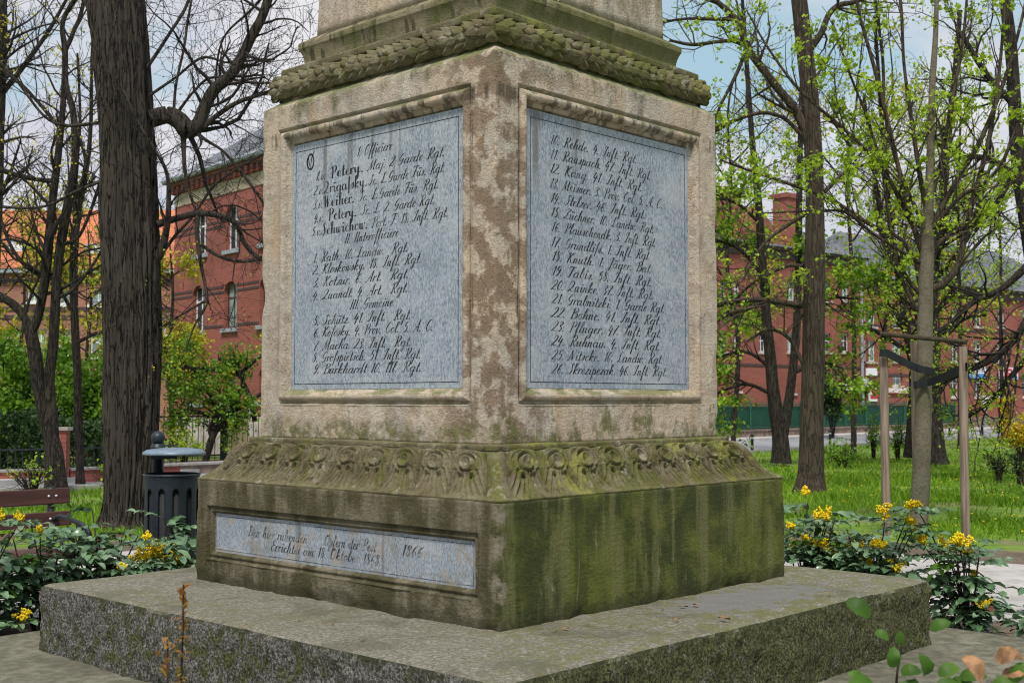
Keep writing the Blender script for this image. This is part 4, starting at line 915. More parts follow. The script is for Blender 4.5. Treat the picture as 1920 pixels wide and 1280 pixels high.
# boards and notices on the right-hand walls
def board(fc, name, x0, y0, x1, y1, mat, label, cat='sign', proud=.1, bits=()):
    a, zt = fc.px(x0, y0); b, zb_ = fc.px(x1, y1); rz = math.atan2(fc.e[1], fc.e[0]); base = np.array([*(fc.A+fc.e*(a+b)/2), fc.z0+zb_])
    n = np.array([fc.e[1], -fc.e[0]]); base[:2] += n*proud
    r = empty(name, base, rz, label, cat); w, h = b-a, zt-zb_
    mb = MB(); mb.box((-w/2, -.04, 0), (w/2, .05, h)); mb.build('board', mat, r)
    for k, (nm, m2, shapes) in enumerate(bits):
        mb = MB()
        for (u0, v0, u1, v1) in shapes: mb.box((-w/2+u0*w, -.050-.004*k, h*v0), (-w/2+u1*w, -.042, h*v1))
        mb.build(nm, m2, r)
    return r
rr_ = random.Random(4)
def scribble(v0, v1, u0=.06, u1=.93, n=22):
    out = []; x = u0
    while x < u1:
        w = rr_.uniform(.009, .022); hgt = rr_.uniform(.55, 1.0)
        if rr_.random() < .85: out.append((x, v0, min(x+w, u1), v0+(v1-v0)*hgt))
        x += w+rr_.uniform(.006, .014)
    return out
board(fc1, 'sign_board', 1576, 709, 1628, 732, M['sign_w'], 'wide white sign board with two rows of grey lettering above the green fence', proud=.32, bits=[('lettering', M['sign_k'], scribble(.74, .90)), ('lettering', M['sign_k'], scribble(.50, .68)+[(.52, .28, .60, .33), (.58, .33, .63, .38)])])
board(fc2, 'notice_board', 1622, 690, 1642, 704, M['sign_w'], 'small blank white notice above the red poster', 'notice')
board(fc2, 'notice_board', 1629, 713, 1642, 724, M['sign_grey'], 'small grey notice just above the red poster', 'notice', bits=[('strip', M['sign_w'], [(.1, .78, .9, .98)])])
board(fc2, 'poster', 1627, 725, 1642, 752, M['sign_w'], 'red poster with white edges beside the wide white sign', 'poster', bits=[('print', M['sign_r'], [(.12, .17, .98, .86)]), ('mark', M['sign_p'], [(.15, .45, .30, .72), (.42, .70, .8, .73), (.42, .52, .8, .55)])])
board(fc2, 'banner', 1664, 727, 1716, 737, M['sign_p'], 'long pale pink banner partly hidden by the staked sapling', 'banner', bits=[('print', M['sign_r'], [(.70, .45, .76, .95), (.02, .0, .35, .10)])])
board(fc2, 'sign_board', 1702, 716, 1716, 724, M['sign_b'], 'small blue sign with white mark above the pale banner', bits=[('mark', M['sign_w'], [(.38, .1, .62, .9), (0, .86, 1, 1)])])
board(fc2, 'notice_board', 1700, 747, 1716, 756, M['sign_o'], 'small orange notice below the pale banner', 'notice')
board(fc2, 'shop_sign', 1814, 687, 1846, 709, M['sign_w'], 'white and blue shop sign left of the red letters', bits=[('print', M['sign_b'], [(.0, .0, .22, .28), (.45, .02, .98, .40), (.30, .0, .45, .16)]), ('mark', M['sign_k'], [(.42, .74, .66, .80), (.74, .60, .80, .86), (.16, .80, .26, .92)])])
def ring_shape(u, v, ru, rv, t=.35, n=12):
    out = []
    for k in range(n):
        q = k/n*2*math.pi; out.append((u+ru*math.cos(q)-ru*t*.5, v+rv*math.sin(q)-rv*t*.5, u+ru*math.cos(q)+ru*t*.5, v+rv*math.sin(q)+rv*t*.5))
    return out
board(fc2, 'shop_sign', 1870, 688, 1906, 711, M['sign_p'], 'pink shop sign with big red letters and a blue letter', bits=[('letter_o', M['sign_r'], ring_shape(.18, .45, .13, .34, .55)), ('letter_p', M['sign_r'], [(.40, .08, .48, .88), (.48, .72, .66, .88), (.48, .40, .66, .54), (.62, .52, .70, .74)]), ('letter_l', M['sign_b'], [(.76, .10, .84, .80), (.84, .10, .96, .24)])])
# lamp-post like service pillar in front of the range
p = at(1848, 795, 86.); mb = MB(); r = empty('meter_post', (p[0], p[1], -.5), 0, 'pale grey post with a white box on top in front of the brick range', 'post')
mb.tube([(0, 0, 0), (0, 0, 1.75)], [.11, .10], 8); mb.build('post', M['zinc'], r); mb = MB(); mb.box((-.24, -.18, 1.75), (.24, .18, 2.25)); mb.box((-.28, -.22, 2.25), (.28, .22, 2.31)); mb.build('box', M['white'], r)

# ------------------------------------------------------------------ fences, walls, bollards
def line_pts(A, B, n): t = np.linspace(0, 1, n)[:, None]; return np.array(A, float)*(1-t)+np.array(B, float)*t
def wallbox(mb, A, B, z0, z1, w):
    A = np.array(A, float); B = np.array(B, float); L = np.linalg.norm(B-A); e = (B-A)/L
    Mx = np.array([[e[0], -e[1], 0], [e[1], e[0], 0], [0, 0, 1]])
    mb.box((0, -w/2, z0), (L, w/2, z1), Mx, (A[0], A[1], 0))
FA, FB = np.array([7.0, 57.5]), np.array([29.6, 82.4])
r = empty('screen_fence', (FA[0], FA[1], -.5), 0, 'long dark green screened metal fence on a low masonry wall', 'fence')
def loc(mb, name, mat, r):
    o = mb.build(name, mat, r); off = np.array(r.location)
    co = np.empty(len(o.data.vertices)*3); o.data.vertices.foreach_get('co', co); co = co.reshape(-1, 3)-off; o.data.vertices.foreach_set('co', co.ravel()); o.data.update(); return o
mb = MB(); wallbox(mb, FA, FB, -.6, -.08, .35); wallbox(mb, FA, FB, -.08, -.02, .45); loc(mb, 'base_wall', M['wallbase'], r)
e_ = (FB-FA)/np.linalg.norm(FB-FA); nn = np.array([e_[1], -e_[0]])
mb = MB(); wallbox(mb, FA-nn*.08, FB-nn*.08, .02, 1.18, .02); loc(mb, 'screen', M['green'], r)
mb = MB(); LF = np.linalg.norm(FB-FA)
for k in range(int(LF/.16)): q = FA+e_*(.16*k+.05); mb.tube([(q[0], q[1], -.02), (q[0], q[1], 1.42)], [.012, .012], 4)
for z in (.08, 1.24): wallbox(mb, FA, FB, z, z+.05, .04)
loc(mb, 'railing', M['green_bar'], r)
for k in range(14):
    q = FA+e_*(LF*k/13); mb = MB(); mb.tube([(q[0], q[1], -.02), (q[0], q[1], 1.46)], [.05, .05], 8); loc(mb, 'fence_post', M['green_bar'], r)
bol = None; bpos = []
for px, Y in ((1410, 46.5), (1556, 54), (1604, 58), (1690, 62), (1780, 66.5), (1842, 70), (1870, 74), (1905, 79)):
    bpos.append((px, Y))
bl = ['short dark bollard nearest the monument at the kerb', 'short dark bollard left of the fenced sapling, beside the broad trunk', 'short dark bollard just left of the leftmost stake', 'short dark bollard behind the sapling trunk', 'short dark bollard left of the right-hand stake', 'short dark bollard right of the right-hand stake', 'short dark bollard left of the yellow bush', 'short dark bollard behind the yellow bush']
for k, (px, Y) in enumerate(bpos):
    p = at(px, 800, Y); z = float(g(Y))
    if bol is None:
        bol = empty('bollard', (p[0], p[1], z), 0, bl[0], 'bollard', 'bollards along the kerb'); mb = MB(); mb.lathe([(0, 0), (.055, 0), (.055, .62), (.07, .63), (.07, .70), (.04, .74), (0, .75)], 10); mb.build('post', M['iron'], bol, True)
        mb = MB(); mb.lathe([(.056, .52), (.062, .53), (.062, .57), (.056, .58)], 10); mb.build('band', M['zinc'], bol)
    else:
        c = bol.copy(); C.objects.link(c); c.location = (p[0], p[1], z); c['label'] = bl[k]
        for ch in bol.children: d = ch.copy(); C.objects.link(d); d.parent = c
# brick wall with railing on the left
r = empty('railed_wall', (-9.9, 22.9, 0), 0, 'low red brick wall with iron railing and brick pillars at the left', 'wall')
P0, P1, P2 = (-16., 18.8), (-8.5, 23.6), (-6.9, 25.4)
mb = MB(); wallbox(mb, P0, P1, -.2, .17, .3); wallbox(mb, P1, P2, -.2, .165, .3); loc(mb, 'brick_base', M['brick'], r)
mb = MB(); wallbox(mb, P0, P1, .17, .21, .36); wallbox(mb, P1, P2, .165, .205, .36); loc(mb, 'coping', M['kerb'], r)
mb = MB()
for (A, B) in ((P0, P1), (P1, P2)):
    L = line_pts(A, B, int(np.linalg.norm(np.subtract(B, A))/.13))
    for q in L: mb.tube([(q[0], q[1], .2), (q[0], q[1], .62)], [.009, .009], 4)
    wallbox(mb, A, B, .56, .59, .03)
loc(mb, 'railing', M['iron'], r)
for q, h in ((P1, .93), (P0, .95)):
    mb = MB(); mb.box((q[0]-.09, q[1]-.30, -.1), (q[0]+.09, q[1]-.10, h)); pl = loc(mb, 'brick_pillar', M['brick'], r); mb = MB(); mb.box((q[0]-.13, q[1]-.34, h), (q[0]+.13, q[1]-.06, h+.06)); o = mb.build('cap', M['stucco'], r); o.location = (-r.location[0], -r.location[1], 0)
p = at(172, 748, 31.); r = empty('gate_pillar', (p[0], p[1], -.3), 0, 'square brick gate pillar with stone cap among the green bushes', 'pillar')
mb = MB(); mb.box((-.19, -.19, 0), (.19, .19, 1.78)); mb.build('shaft', M['brick'], r); mb = MB(); mb.box((-.26, -.26, 1.78), (.26, .26, 1.90)); mb.box((-.18, -.18, 1.90), (.18, .18, 1.97)); mb.build('cap', M['stucco'], r)
# iron fence and stone wall in front of the school
r = empty('iron_fence', (-8, 30, -.25), 0, 'tall spiked iron fence on a low stone wall in front of the brick building', 'fence')
Q0, Q1 = (-9.2, 29.6), (-3.2, 33.5)
mb = MB(); wallbox(mb, Q0, Q1, -.5, .02, .3); loc(mb, 'base_wall', M['wallbase'], r)
mb = MB(); LQ = np.linalg.norm(np.subtract(Q1, Q0))
for q in line_pts(Q0, Q1, int(LQ/.14)): mb.tube([(q[0], q[1], .0), (q[0], q[1], 1.22), (q[0], q[1], 1.34)], [.011, .011, .002], 4)
for z in (.12, 1.08): wallbox(mb, Q0, Q1, z, z+.04, .03)
loc(mb, 'railing', M['iron'], r)
for q in line_pts(Q0, Q1, 4): mb = MB(); mb.box((q[0]-.07, q[1]-.07, 0), (q[0]+.07, q[1]+.07, 1.42)); loc(mb, 'fence_post', M['iron'], r)
p = at(447, 825, 36.); r = empty('wooden_gate', (p[0], p[1], -.35), R(-50), 'old brown plank gate behind the iron fence', 'gate')
mb = MB()
for k in range(7): mb.box((-.7+.2*k, -.03, .05), (-.7+.2*k+.18, .02, 1.5+.02*(k % 2)))
mb.build('planks', M['wood_gate'], r); mb = MB(); mb.box((-.86, -.06, 0), (-.72, .06, 1.65)); mb.build('post', M['stucco'], r); mb = MB(); mb.box((.72, -.06, 0), (.86, .06, 1.65)); mb.build('post', M['stucco'], r)
r = tag(empty('stone_wall', (-7.2, 27.5, -.15), 0), 'low rubble stone wall along the pavement behind the litter bin', 'wall')
mb = MB(); wallbox(mb, (-8.4, 26.4), (-5.2, 29.6), -.3, .06, .3); loc(mb, 'masonry', M['wallbase'], r); mb = MB(); wallbox(mb, (-8.4, 26.4), (-5.2, 29.6), .06, .11, .38); loc(mb, 'coping', M['kerb'], r)

# ------------------------------------------------------------------ trees
def grow(par, n, Lr, k, rng, ang=(25, 70), up=.1, wig=.18, rf=.55, start=.15, rmin=.0015, tipf=.25, taperL=.5, grav=0.):
    """par: list of (P (m,3), R (m,)) -> child polylines (n,k,3),(n,k)"""
    lens = np.array([np.linalg.norm(np.diff(p, axis=0), axis=1).sum() for p, _ in par]); pick = rng.choice(len(par), n, p=lens/lens.sum())
    u = start+(1-start)*rng.random(n)**.85
    P0 = np.empty((n, 3)); T0 = np.empty((n, 3)); R0 = np.empty(n)
    for i in range(n):
        P, Rr = par[pick[i]]; x = u[i]*(len(P)-1); j = min(int(x), len(P)-2); f = x-j
        P0[i] = P[j]*(1-f)+P[j+1]*f; T0[i] = P[j+1]-P[j]; R0[i] = Rr[j]*(1-f)+Rr[j+1]*f
    T0 /= np.linalg.norm(T0, axis=1, keepdims=True)+1e-9
    a = np.radians(rng.uniform(*ang, n)); v = rng.normal(size=(n, 3)); v -= (v*T0).sum(1, keepdims=True)*T0; v /= np.linalg.norm(v, axis=1, keepdims=True)+1e-9
    d = T0*np.cos(a)[:, None]+v*np.sin(a)[:, None]; d[:, 2] += up; d /= np.linalg.norm(d, axis=1, keepdims=True)
    L = rng.uniform(*Lr, n)*(1-taperL*u); out = np.empty((n, k, 3)); out[:, 0] = P0; cur = P0.copy()
    for j in range(1, k):
        d = d+rng.normal(0, wig, (n, 3)); d[:, 2] += up*.25-grav*j/k; d /= np.linalg.norm(d, axis=1, keepdims=True)
        cur = cur+d*(L/(k-1))[:, None]; out[:, j] = cur
    r0 = np.maximum(R0*rf, rmin*1.6); s = np.linspace(1, tipf, k)
    return out, np.maximum(r0[:, None]*s, rmin)
def aslist(P, Rr): return [(P[i], Rr[i]) for i in range(len(P))]
def limb(pts, Y, dY=0., sub=6):
    """pts: (px,py,radius px[,dY]) at distance Y -> smooth polyline and radii in metres"""
    out = []
    for i_, q in enumerate(pts):
        yy = Y+(q[3] if len(q) > 3 else 0)+dY*i_/max(1, len(pts)-1)*2
        p = at(q[0], q[1], yy); out.append((*p, q[2]*yy/FPX))
    A = crom(np.array(out), sub=sub); return A[:, :3], np.maximum(A[:, 3], .004)
def leaves(P, size, rng, asp=.8, up=.3, fold=.25):
    """one folded leaf (two triangles-pairs) per point"""
    n = len(P); d = rng.normal(size=(n, 3)); d[:, 2] -= .25; d /= np.linalg.norm(d, axis=1, keepdims=True)
    nrm = rng.normal(size=(n, 3))+np.array([0, -.2, up*3]); s = np.cross(d, nrm); s /= np.linalg.norm(s, axis=1, keepdims=True)+1e-9; nn_ = np.cross(s, d)
    L = size*rng.uniform(.65, 1.25, n)[:, None]; w = L*asp*.5
    V = np.stack([P, P+d*L*.45+s*w+nn_*w*fold, P+d*L, P+d*L*.45-s*w+nn_*w*fold, P+d*L*.45-nn_*w*.1], 1)
    b = (np.arange(n)*5)[:, None]; F = np.concatenate([b+np.array([[0, 4, 1, 1]]), b+np.array([[1, 4, 2, 2]])])
    F = np.concatenate([b+np.array(x) for x in ([0, 1, 4], [1, 2, 4], [2, 3, 4], [3, 0, 4])])
    return V.reshape(-1, 3), F
def along(tw, n, rng, lo=.3, spread=.03):
    P, Rr = tw; i = rng.integers(0, len(P), n); x = (lo+(1-lo)*rng.random(n))*(P.shape[1]-1); j = np.minimum(x.astype(int), P.shape[1]-2); f = (x-j)[:, None]
    return P[i, j]*(1-f)+P[i, j+1]*f+rng.normal(0, spread, (n, 3))
def tree(name, label, limbs, bark, seed, levels=(), leaf=None, cat='tree', group=None, twigmat=None, limbmat=None, trunk_n=1, sides=14, base=None, furrow=0., foliage_name='foliage', limb_sides=8):
    """limbs[:trunk_n] form the trunk, the rest the branches; levels: dicts for grow(); leaf: list of dict(n,size,mat,lv,spread,clump)"""
    rng = np.random.default_rng(seed); b = limbs[0][0][0]; base = np.array([b[0], b[1], float(g(b[1]))]) if base is None else np.array(base)
    r = empty(name, base, 0, label, cat, group); mb = MB()
    for P, Rr in limbs[:trunk_n]:
        if furrow:
            s = np.linspace(0, 1, len(P)); q = np.linspace(0, 1, 320); P2 = np.stack([np.interp(q, s, P[:, c]) for c in range(3)], -1); R2 = np.interp(q, s, Rr); ns = 150
            V, F = tubes(P2[None], R2[None], ns); V = V.reshape(320, ns, 3); rad = V-P2[:, None]; un = rad/np.linalg.norm(rad, axis=2, keepdims=True)
            a = np.arange(ns)/ns*2*np.pi; A_, Z_ = np.meshgrid(a, P2[:, 2]); co = np.stack([np.cos(A_)*3.2, np.sin(A_)*3.2, Z_*.9], -1)
            w1 = fbm(co*np.array([1, 1, .55])+7, 3); rd = 1-np.abs(fbm(co*np.array([2.6, 2.6, .5])+w1[..., None]*1.3, 3, .55)-.5)*2
            crack = np.clip((rd-.72)/.28, 0, 1)
            dsp = -furrow*crack+furrow*.35*(fbm(co*np.array([9, 9, 5]), 3)-.5)+.05*(fbm(co*np.array([.7, .7, .45])+3, 3)-.5)
            V = V+un*dsp[..., None]; mb.add(V.reshape(-1, 3)-base, F)
        else:
            V, F = tubes(P[None], Rr[None], sides)
            if len(P) > 3:
                V = V.reshape(len(P), sides, 3); un = V-P[:, None]; V = V+un*((fbm(V*np.array([4, 4, 1.2])/max(Rr[0]*6, .2), 3)-.56)*.35)[..., None]; V = V.reshape(-1, 3)
            mb.add(V-base, F)
    mb.build('trunk', bark, r, True)
    mb = MB()
    for P, Rr in limbs[trunk_n:]: V, F = tubes(P[None], Rr[None], limb_sides); mb.add(V-base, F)
    if mb.n: mb.build('limbs', limbmat or bark, r, True)
    par = list(limbs); lev = [None]; mb = MB()
    for L in levels:
        L = dict(L); src = L.pop('src', None); sd_ = L.pop('sides', 3); pr = par if src is None else limbs if src == 'all' else limbs[trunk_n:] if src == 'limbs' else aslist(*lev[src])
        P, Rr = grow(pr, rng=rng, **L); lev.append((P, Rr)); V, F = tubes(P, Rr, sd_); mb.add(V-base, F); par = aslist(P, Rr)
    if mb.n: mb.build('twigs', twigmat or bark, r, True)
    for lf in (leaf or []):
        c = lf.get('clump', 1); P = along(lev[lf.get('lv', -1)], lf['n']//c, rng, lf.get('lo', .3), lf.get('spread', .03))
        if c > 1: P = np.repeat(P, c, 0)+rng.normal(0, lf.get('cs', .05), (len(P)*c, 3))
        if lf.get('zmax') is not None: P = P[P[:, 2] < lf['zmax']]
        V, F = leaves(P, lf['size'], rng, lf.get('asp', .8)); mesh_np(lf.get('name', foliage_name), V-base, F, lf['mat'], r, True)
    return r
# --- the big lime on the left
Y1 = 14.6
T1 = [limb([(234, 990, 58), (236, 968, 47), (240, 930, 44), (244, 860, 48), (247, 760, 51), (248, 620, 54), (245, 480, 55), (241, 400, 55), (238, 300, 53), (233, 200, 51), (226, 110, 52), (217, 20, 53), (208, -80, 50), (200, -220, 46)], Y1, sub=8),
      limb([(285, 222, 18), (315, 216, 17), (338, 228, 17), (352, 245, 17), (372, 232, 14), (384, 200, 12), (402, 168, 12), (432, 142, 11), (452, 110, 10), (470, 72, 10), (490, 35, 9), (505, -10, 9), (520, -80, 7)], Y1, sub=6),
      limb([(345, 240, 9.59), (344, 268, 5.12), (346, 310, 3.84), (352, 350, 3.2), (368, 400, 2.56), (372, 440, 1.92)], Y1),
      limb([(352, 255, 7.04), (372, 248, 5.12), (400, 222, 5.12), (440, 195, 4.48), (480, 180, 3.84), (530, 165, 3.2), (600, 150, 2.56)], Y1),
      limb([(368, 248, 3.84), (385, 262, 3.2), (420, 285, 2.56), (450, 320, 3.2), (480, 360, 2.56), (505, 400, 2.56), (530, 450, 1.92)], Y1),
      limb([(280, 505, 9.59), (302, 470, 8.35), (312, 430, 6.4), (316, 390, 5.12), (314, 330, 3.84), (296, 290, 3.2), (270, 250, 3.2), (240, 190, 2.56), (205, 95, 2.56), (220, 30, 1.92)], Y1, -.4),
      limb([(296, 420, 7.68), (330, 410, 6.4), (370, 400, 6.4), (400, 402, 5.76), (430, 410, 5.76), (445, 425, 5.12), (458, 455, 4.48), (478, 478, 4.48), (500, 490, 3.84), (540, 500, 2.56)], Y1),
      limb([(370, 400, 5.12), (370, 440, 4.48), (376, 490, 3.84), (384, 530, 3.2), (388, 562, 3.2), (380, 585, 2.56), (365, 610, 1.92), (350, 650, 1.28)], Y1),
      limb([(388, 562, 2.56), (340, 590, 1.92), (300, 615, 1.92), (260, 640, 1.28)], Y1),
      limb([(372, 455, 3.2), (410, 480, 3.2), (450, 490, 3.2), (490, 485, 2.56), (520, 470, 1.92)], Y1),
      limb([(308, 470, 3.2), (330, 440, 3.2), (362, 405, 2.56), (400, 350, 2.56), (440, 320, 2.56), (500, 285, 1.92)], Y1),
      limb([(188, 230, 3.84), (170, 232, 3.2), (120, 235, 3.2), (80, 215, 2.56), (30, 150, 2.56), (-20, 95, 3)], Y1),
      limb([(190, 340, 3.2), (140, 360, 2.56), (90, 385, 2.56), (40, 390, 2.56), (-20, 385, 3)], Y1),
      limb([(330, 215, 3.2), (365, 170, 2.56), (400, 145, 2.56), (470, 155, 2.56), (520, 155, 1.92)], Y1), limb([(325, 225, 3.2), (330, 160, 2.56), (345, 90, 2.56), (352, 40, 2.56), (365, -30, 1.92)], Y1),
      limb([(255, 150, 3.84), (275, 128, 3.84), (320, 60, 3.2), (350, 10, 3.2), (370, -60, 2.56)], Y1), limb([(180, 30, 5.12), (150, -10, 5.12), (110, -70, 4.48)], Y1),
      limb([(255, 195, 3.2), (285, 176, 3.2), (330, 145, 2.56), (380, 108, 2.56), (430, 118, 1.92), (500, 110, 1.92)], Y1), limb([(505, -20, 3.2), (470, 20, 2.56), (420, 70, 1.92), (405, 140, 1.92), (410, 200, 1.92)], Y1, .5)]
tree('lime_tree', 'broad furrowed dark trunk of a nearly bare lime left of the monument', T1, M['bark_big'], 11, furrow=.052, twigmat=M['twig'], levels=[
    dict(src='limbs', n=170, Lr=(.5, 1.9), k=9, ang=(20, 75), up=.03, wig=.22, rf=.33, rmin=.003, sides=4), dict(n=760, Lr=(.3, 1.0), k=7, ang=(20, 70), up=.0, wig=.24, rf=.45, rmin=.0022), dict(n=1900, Lr=(.12, .5), k=5, ang=(25, 65), up=.04, wig=.22, rf=.6, rmin=.0017)],
    leaf=[dict(n=3600, size=.018, mat=M['twig'], lv=3, spread=.006, name='buds'), dict(n=260, size=.035, mat=M['leaf_yel'], lv=3, spread=.01, clump=2, zmax=3.6)])
# --- the forked tree at the left edge
Y2 = 20.5
T2 = [limb([(106, 925, 24.6), (104, 890, 19.7), (100, 840, 16.4), (84, 780, 12.3), (72, 720, 12.3), (64, 660, 12.3), (56, 620, 11.5)], Y2), limb([(100, 860, 13.1), (97, 780, 10.7), (92, 720, 9.84), (100, 640, 9.84), (105, 540, 9.02), (112, 470, 9.02), (124, 400, 9.02), (140, 310, 7.38), (138, 215, 6.56), (124, 160, 5.74), (122, 95, 5.74), (118, 40, 4.92), (150, -20, 4.1), (170, -90, 3.28)], Y2),
      limb([(57, 630, 9.84), (48, 600, 8.2), (30, 575, 8.2), (0, 555, 7.38), (-40, 535, 7)], Y2), limb([(58, 625, 9.84), (72, 590, 9.02), (85, 520, 9.02), (92, 450, 9.02), (98, 380, 8.2), (108, 300, 7.38), (118, 200, 5.74), (122, 90, 4.92)], Y2),
      limb([(124, 92, 4.92), (140, 55, 4.1), (152, 25, 4.1), (165, -40, 3.28)], Y2), limb([(112, 240, 4.1), (70, 190, 3.28), (30, 150, 3.28), (-30, 110, 3)], Y2), limb([(140, 230, 3.28), (160, 300, 3.28), (150, 360, 2.46), (180, 330, 2.46)], Y2),
      limb([(100, 340, 4.92), (60, 335, 4.1), (20, 325, 4.92), (-30, 305, 5)], Y2), limb([(85, 520, 4.92), (50, 500, 4.1), (20, 460, 3.28), (-10, 380, 3)], Y2), limb([(104, 560, 4.1), (140, 540, 3.28), (190, 470, 2.46), (210, 400, 1.64)], Y2), limb([(112, 460, 4.1), (150, 440, 3.28), (185, 350, 3.28), (200, 280, 2.46)], Y2)]
tree('forked_tree', 'dark double-stemmed tree at the left edge behind the bench', T2, M['bark_dark'], 12, trunk_n=2, twigmat=M['twig'], levels=[
    dict(src='limbs', n=90, Lr=(.7, 2.6), k=8, ang=(20, 70), up=.08, wig=.18, rf=.42, rmin=.005, sides=4), dict(n=320, Lr=(.4, 1.3), k=6, ang=(20, 65), up=.04, wig=.2, rf=.5, rmin=.0035), dict(n=620, Lr=(.2, .7), k=5, ang=(20, 60), wig=.2, rf=.6, rmin=.003)],
    leaf=[dict(n=900, size=.05, mat=M['leaf_yel'], lv=3, spread=.02, clump=3, cs=.04)])
Y3 = 23.0
tree('slender_tree', 'thin straight grey trunk between the forked tree and the broad lime', [limb([(151, 925, 12), (150, 880, 8), (147, 800, 8), (145, 700, 8), (140, 600, 8), (138, 520, 8), (141, 440, 8), (147, 390, 7), (160, 330, 5), (170, 240, 4), (172, 120, 3), (175, 40, 2)], Y3), limb([(147, 420, 5), (140, 380, 5), (143, 320, 4), (150, 220, 3), (145, 100, 2)], Y3), limb([(148, 640, 4), (180, 625, 3), (215, 615, 2)], Y3), limb([(139, 590, 4), (110, 540, 3), (80, 500, 2)], Y3)],
     M['bark_dark'], 13, twigmat=M['twig'], levels=[dict(src='all', n=70, Lr=(.5, 2.0), k=7, ang=(25, 70), up=.1, rf=.4, rmin=.0045, start=.3), dict(n=200, Lr=(.3, .9), k=5, rf=.5, rmin=.0035)], leaf=[dict(n=700, size=.055, mat=M['leaf_yel'], lv=2, clump=3, cs=.05)])
tree('edge_tree', 'dark trunk cut off by the left edge of the picture, high up', [limb([(-35, 960, 22), (-30, 800, 18), (-15, 500, 15), (0, 200, 10), (5, 80, 9), (3, -80, 8)], 24), limb([(0, 180, 6), (40, 130, 5), (90, 60, 4), (130, -10, 3)], 24)], M['bark_dark'], 14, twigmat=M['twig'], levels=[dict(src='all', n=60, Lr=(.8, 2.8), k=7, ang=(25, 75), rf=.4, rmin=.005, start=.35), dict(n=220, Lr=(.4, 1.2), k=5, rmin=.004)], leaf=[dict(n=300, size=.06, mat=M['leaf_yel'], lv=2, clump=3)])

# --- trees on the right
Y4 = 20.3
T4 = [limb([(1519, 940, 46.8), (1519, 922, 36), (1520, 900, 27.9), (1521, 860, 23.4), (1522, 780, 21.6), (1525, 680, 20.7), (1527, 550, 19.8), (1528, 400, 18), (1526, 300, 18), (1520, 200, 17.1), (1512, 120, 16.2), (1502, 30, 15.3), (1496, -40, 14.4), (1488, -220, 11.7)], Y4, sub=8),
      limb([(1524, 285, 14.4), (1510, 245, 9.9), (1490, 205, 9), (1460, 168, 8.1), (1432, 132, 8.1), (1408, 100, 7.2), (1394, 70, 6.3), (1386, 45, 6.3), (1366, 22, 5.4), (1330, -8, 5.4), (1270, -60, 4.5)], Y4), limb([(1519, 92, 7.2), (1540, 62, 6.3), (1554, 28, 5.4), (1574, 10, 5.4), (1605, 3, 4.5), (1650, -20, 4.5)], Y4),
      limb([(1505, 572, 7.2), (1470, 568, 5.4), (1430, 562, 4.5), (1385, 564, 4.5), (1345, 572, 4.5), (1300, 580, 3.6)], Y4), limb([(1440, 562, 3.6), (1400, 580, 3.6), (1365, 590, 3.6), (1340, 605, 2.7)], Y4), limb([(1395, 76, 4.5), (1350, 78, 3.6), (1300, 84, 3.6), (1255, 76, 2.7)], Y4), limb([(1388, 38, 3.6), (1330, 36, 3.6), (1280, 36, 2.7), (1230, 45, 2.7)], Y4),
      limb([(1505, 255, 4.5), (1470, 222, 3.6), (1430, 212, 3.6), (1380, 225, 3.6), (1340, 245, 4.5), (1300, 260, 3.6)], Y4), limb([(1400, 84, 3.6), (1385, 130, 3.6), (1350, 200, 2.7), (1340, 230, 2.7)], Y4), limb([(1510, 690, 4.5), (1480, 635, 3.6), (1440, 618, 2.7), (1400, 640, 1.8)], Y4), limb([(1506, 500, 4.5), (1470, 500, 3.6), (1400, 540, 2.7), (1360, 590, 2.7)], Y4, .3), limb([(1512, 400, 4.5), (1480, 420, 3.6), (1430, 460, 2.7), (1390, 530, 1.8)], Y4),
      limb([(1545, 360, 4.5), (1590, 320, 3.6), (1640, 300, 2.7), (1690, 250, 1.8)], Y4)]
tree('park_tree', 'broad straight brown trunk with a high left fork on the lawn', T4, M['bark_brown'], 21, sides=20, twigmat=M['twig_grey'], levels=[
    dict(src='limbs', n=110, Lr=(.6, 2.2), k=8, ang=(20, 75), up=.04, wig=.2, rf=.42, rmin=.0045, sides=4), dict(n=320, Lr=(.3, 1.2), k=6, ang=(20, 70), wig=.2, rf=.5, rmin=.0035), dict(n=460, Lr=(.2, .6), k=5, wig=.2, rf=.6, rmin=.003)],
    leaf=[dict(n=3000, size=.062, mat=M['leaf_lime'], lv=3, spread=.015, clump=5, cs=.04)])
Y5 = 14.2
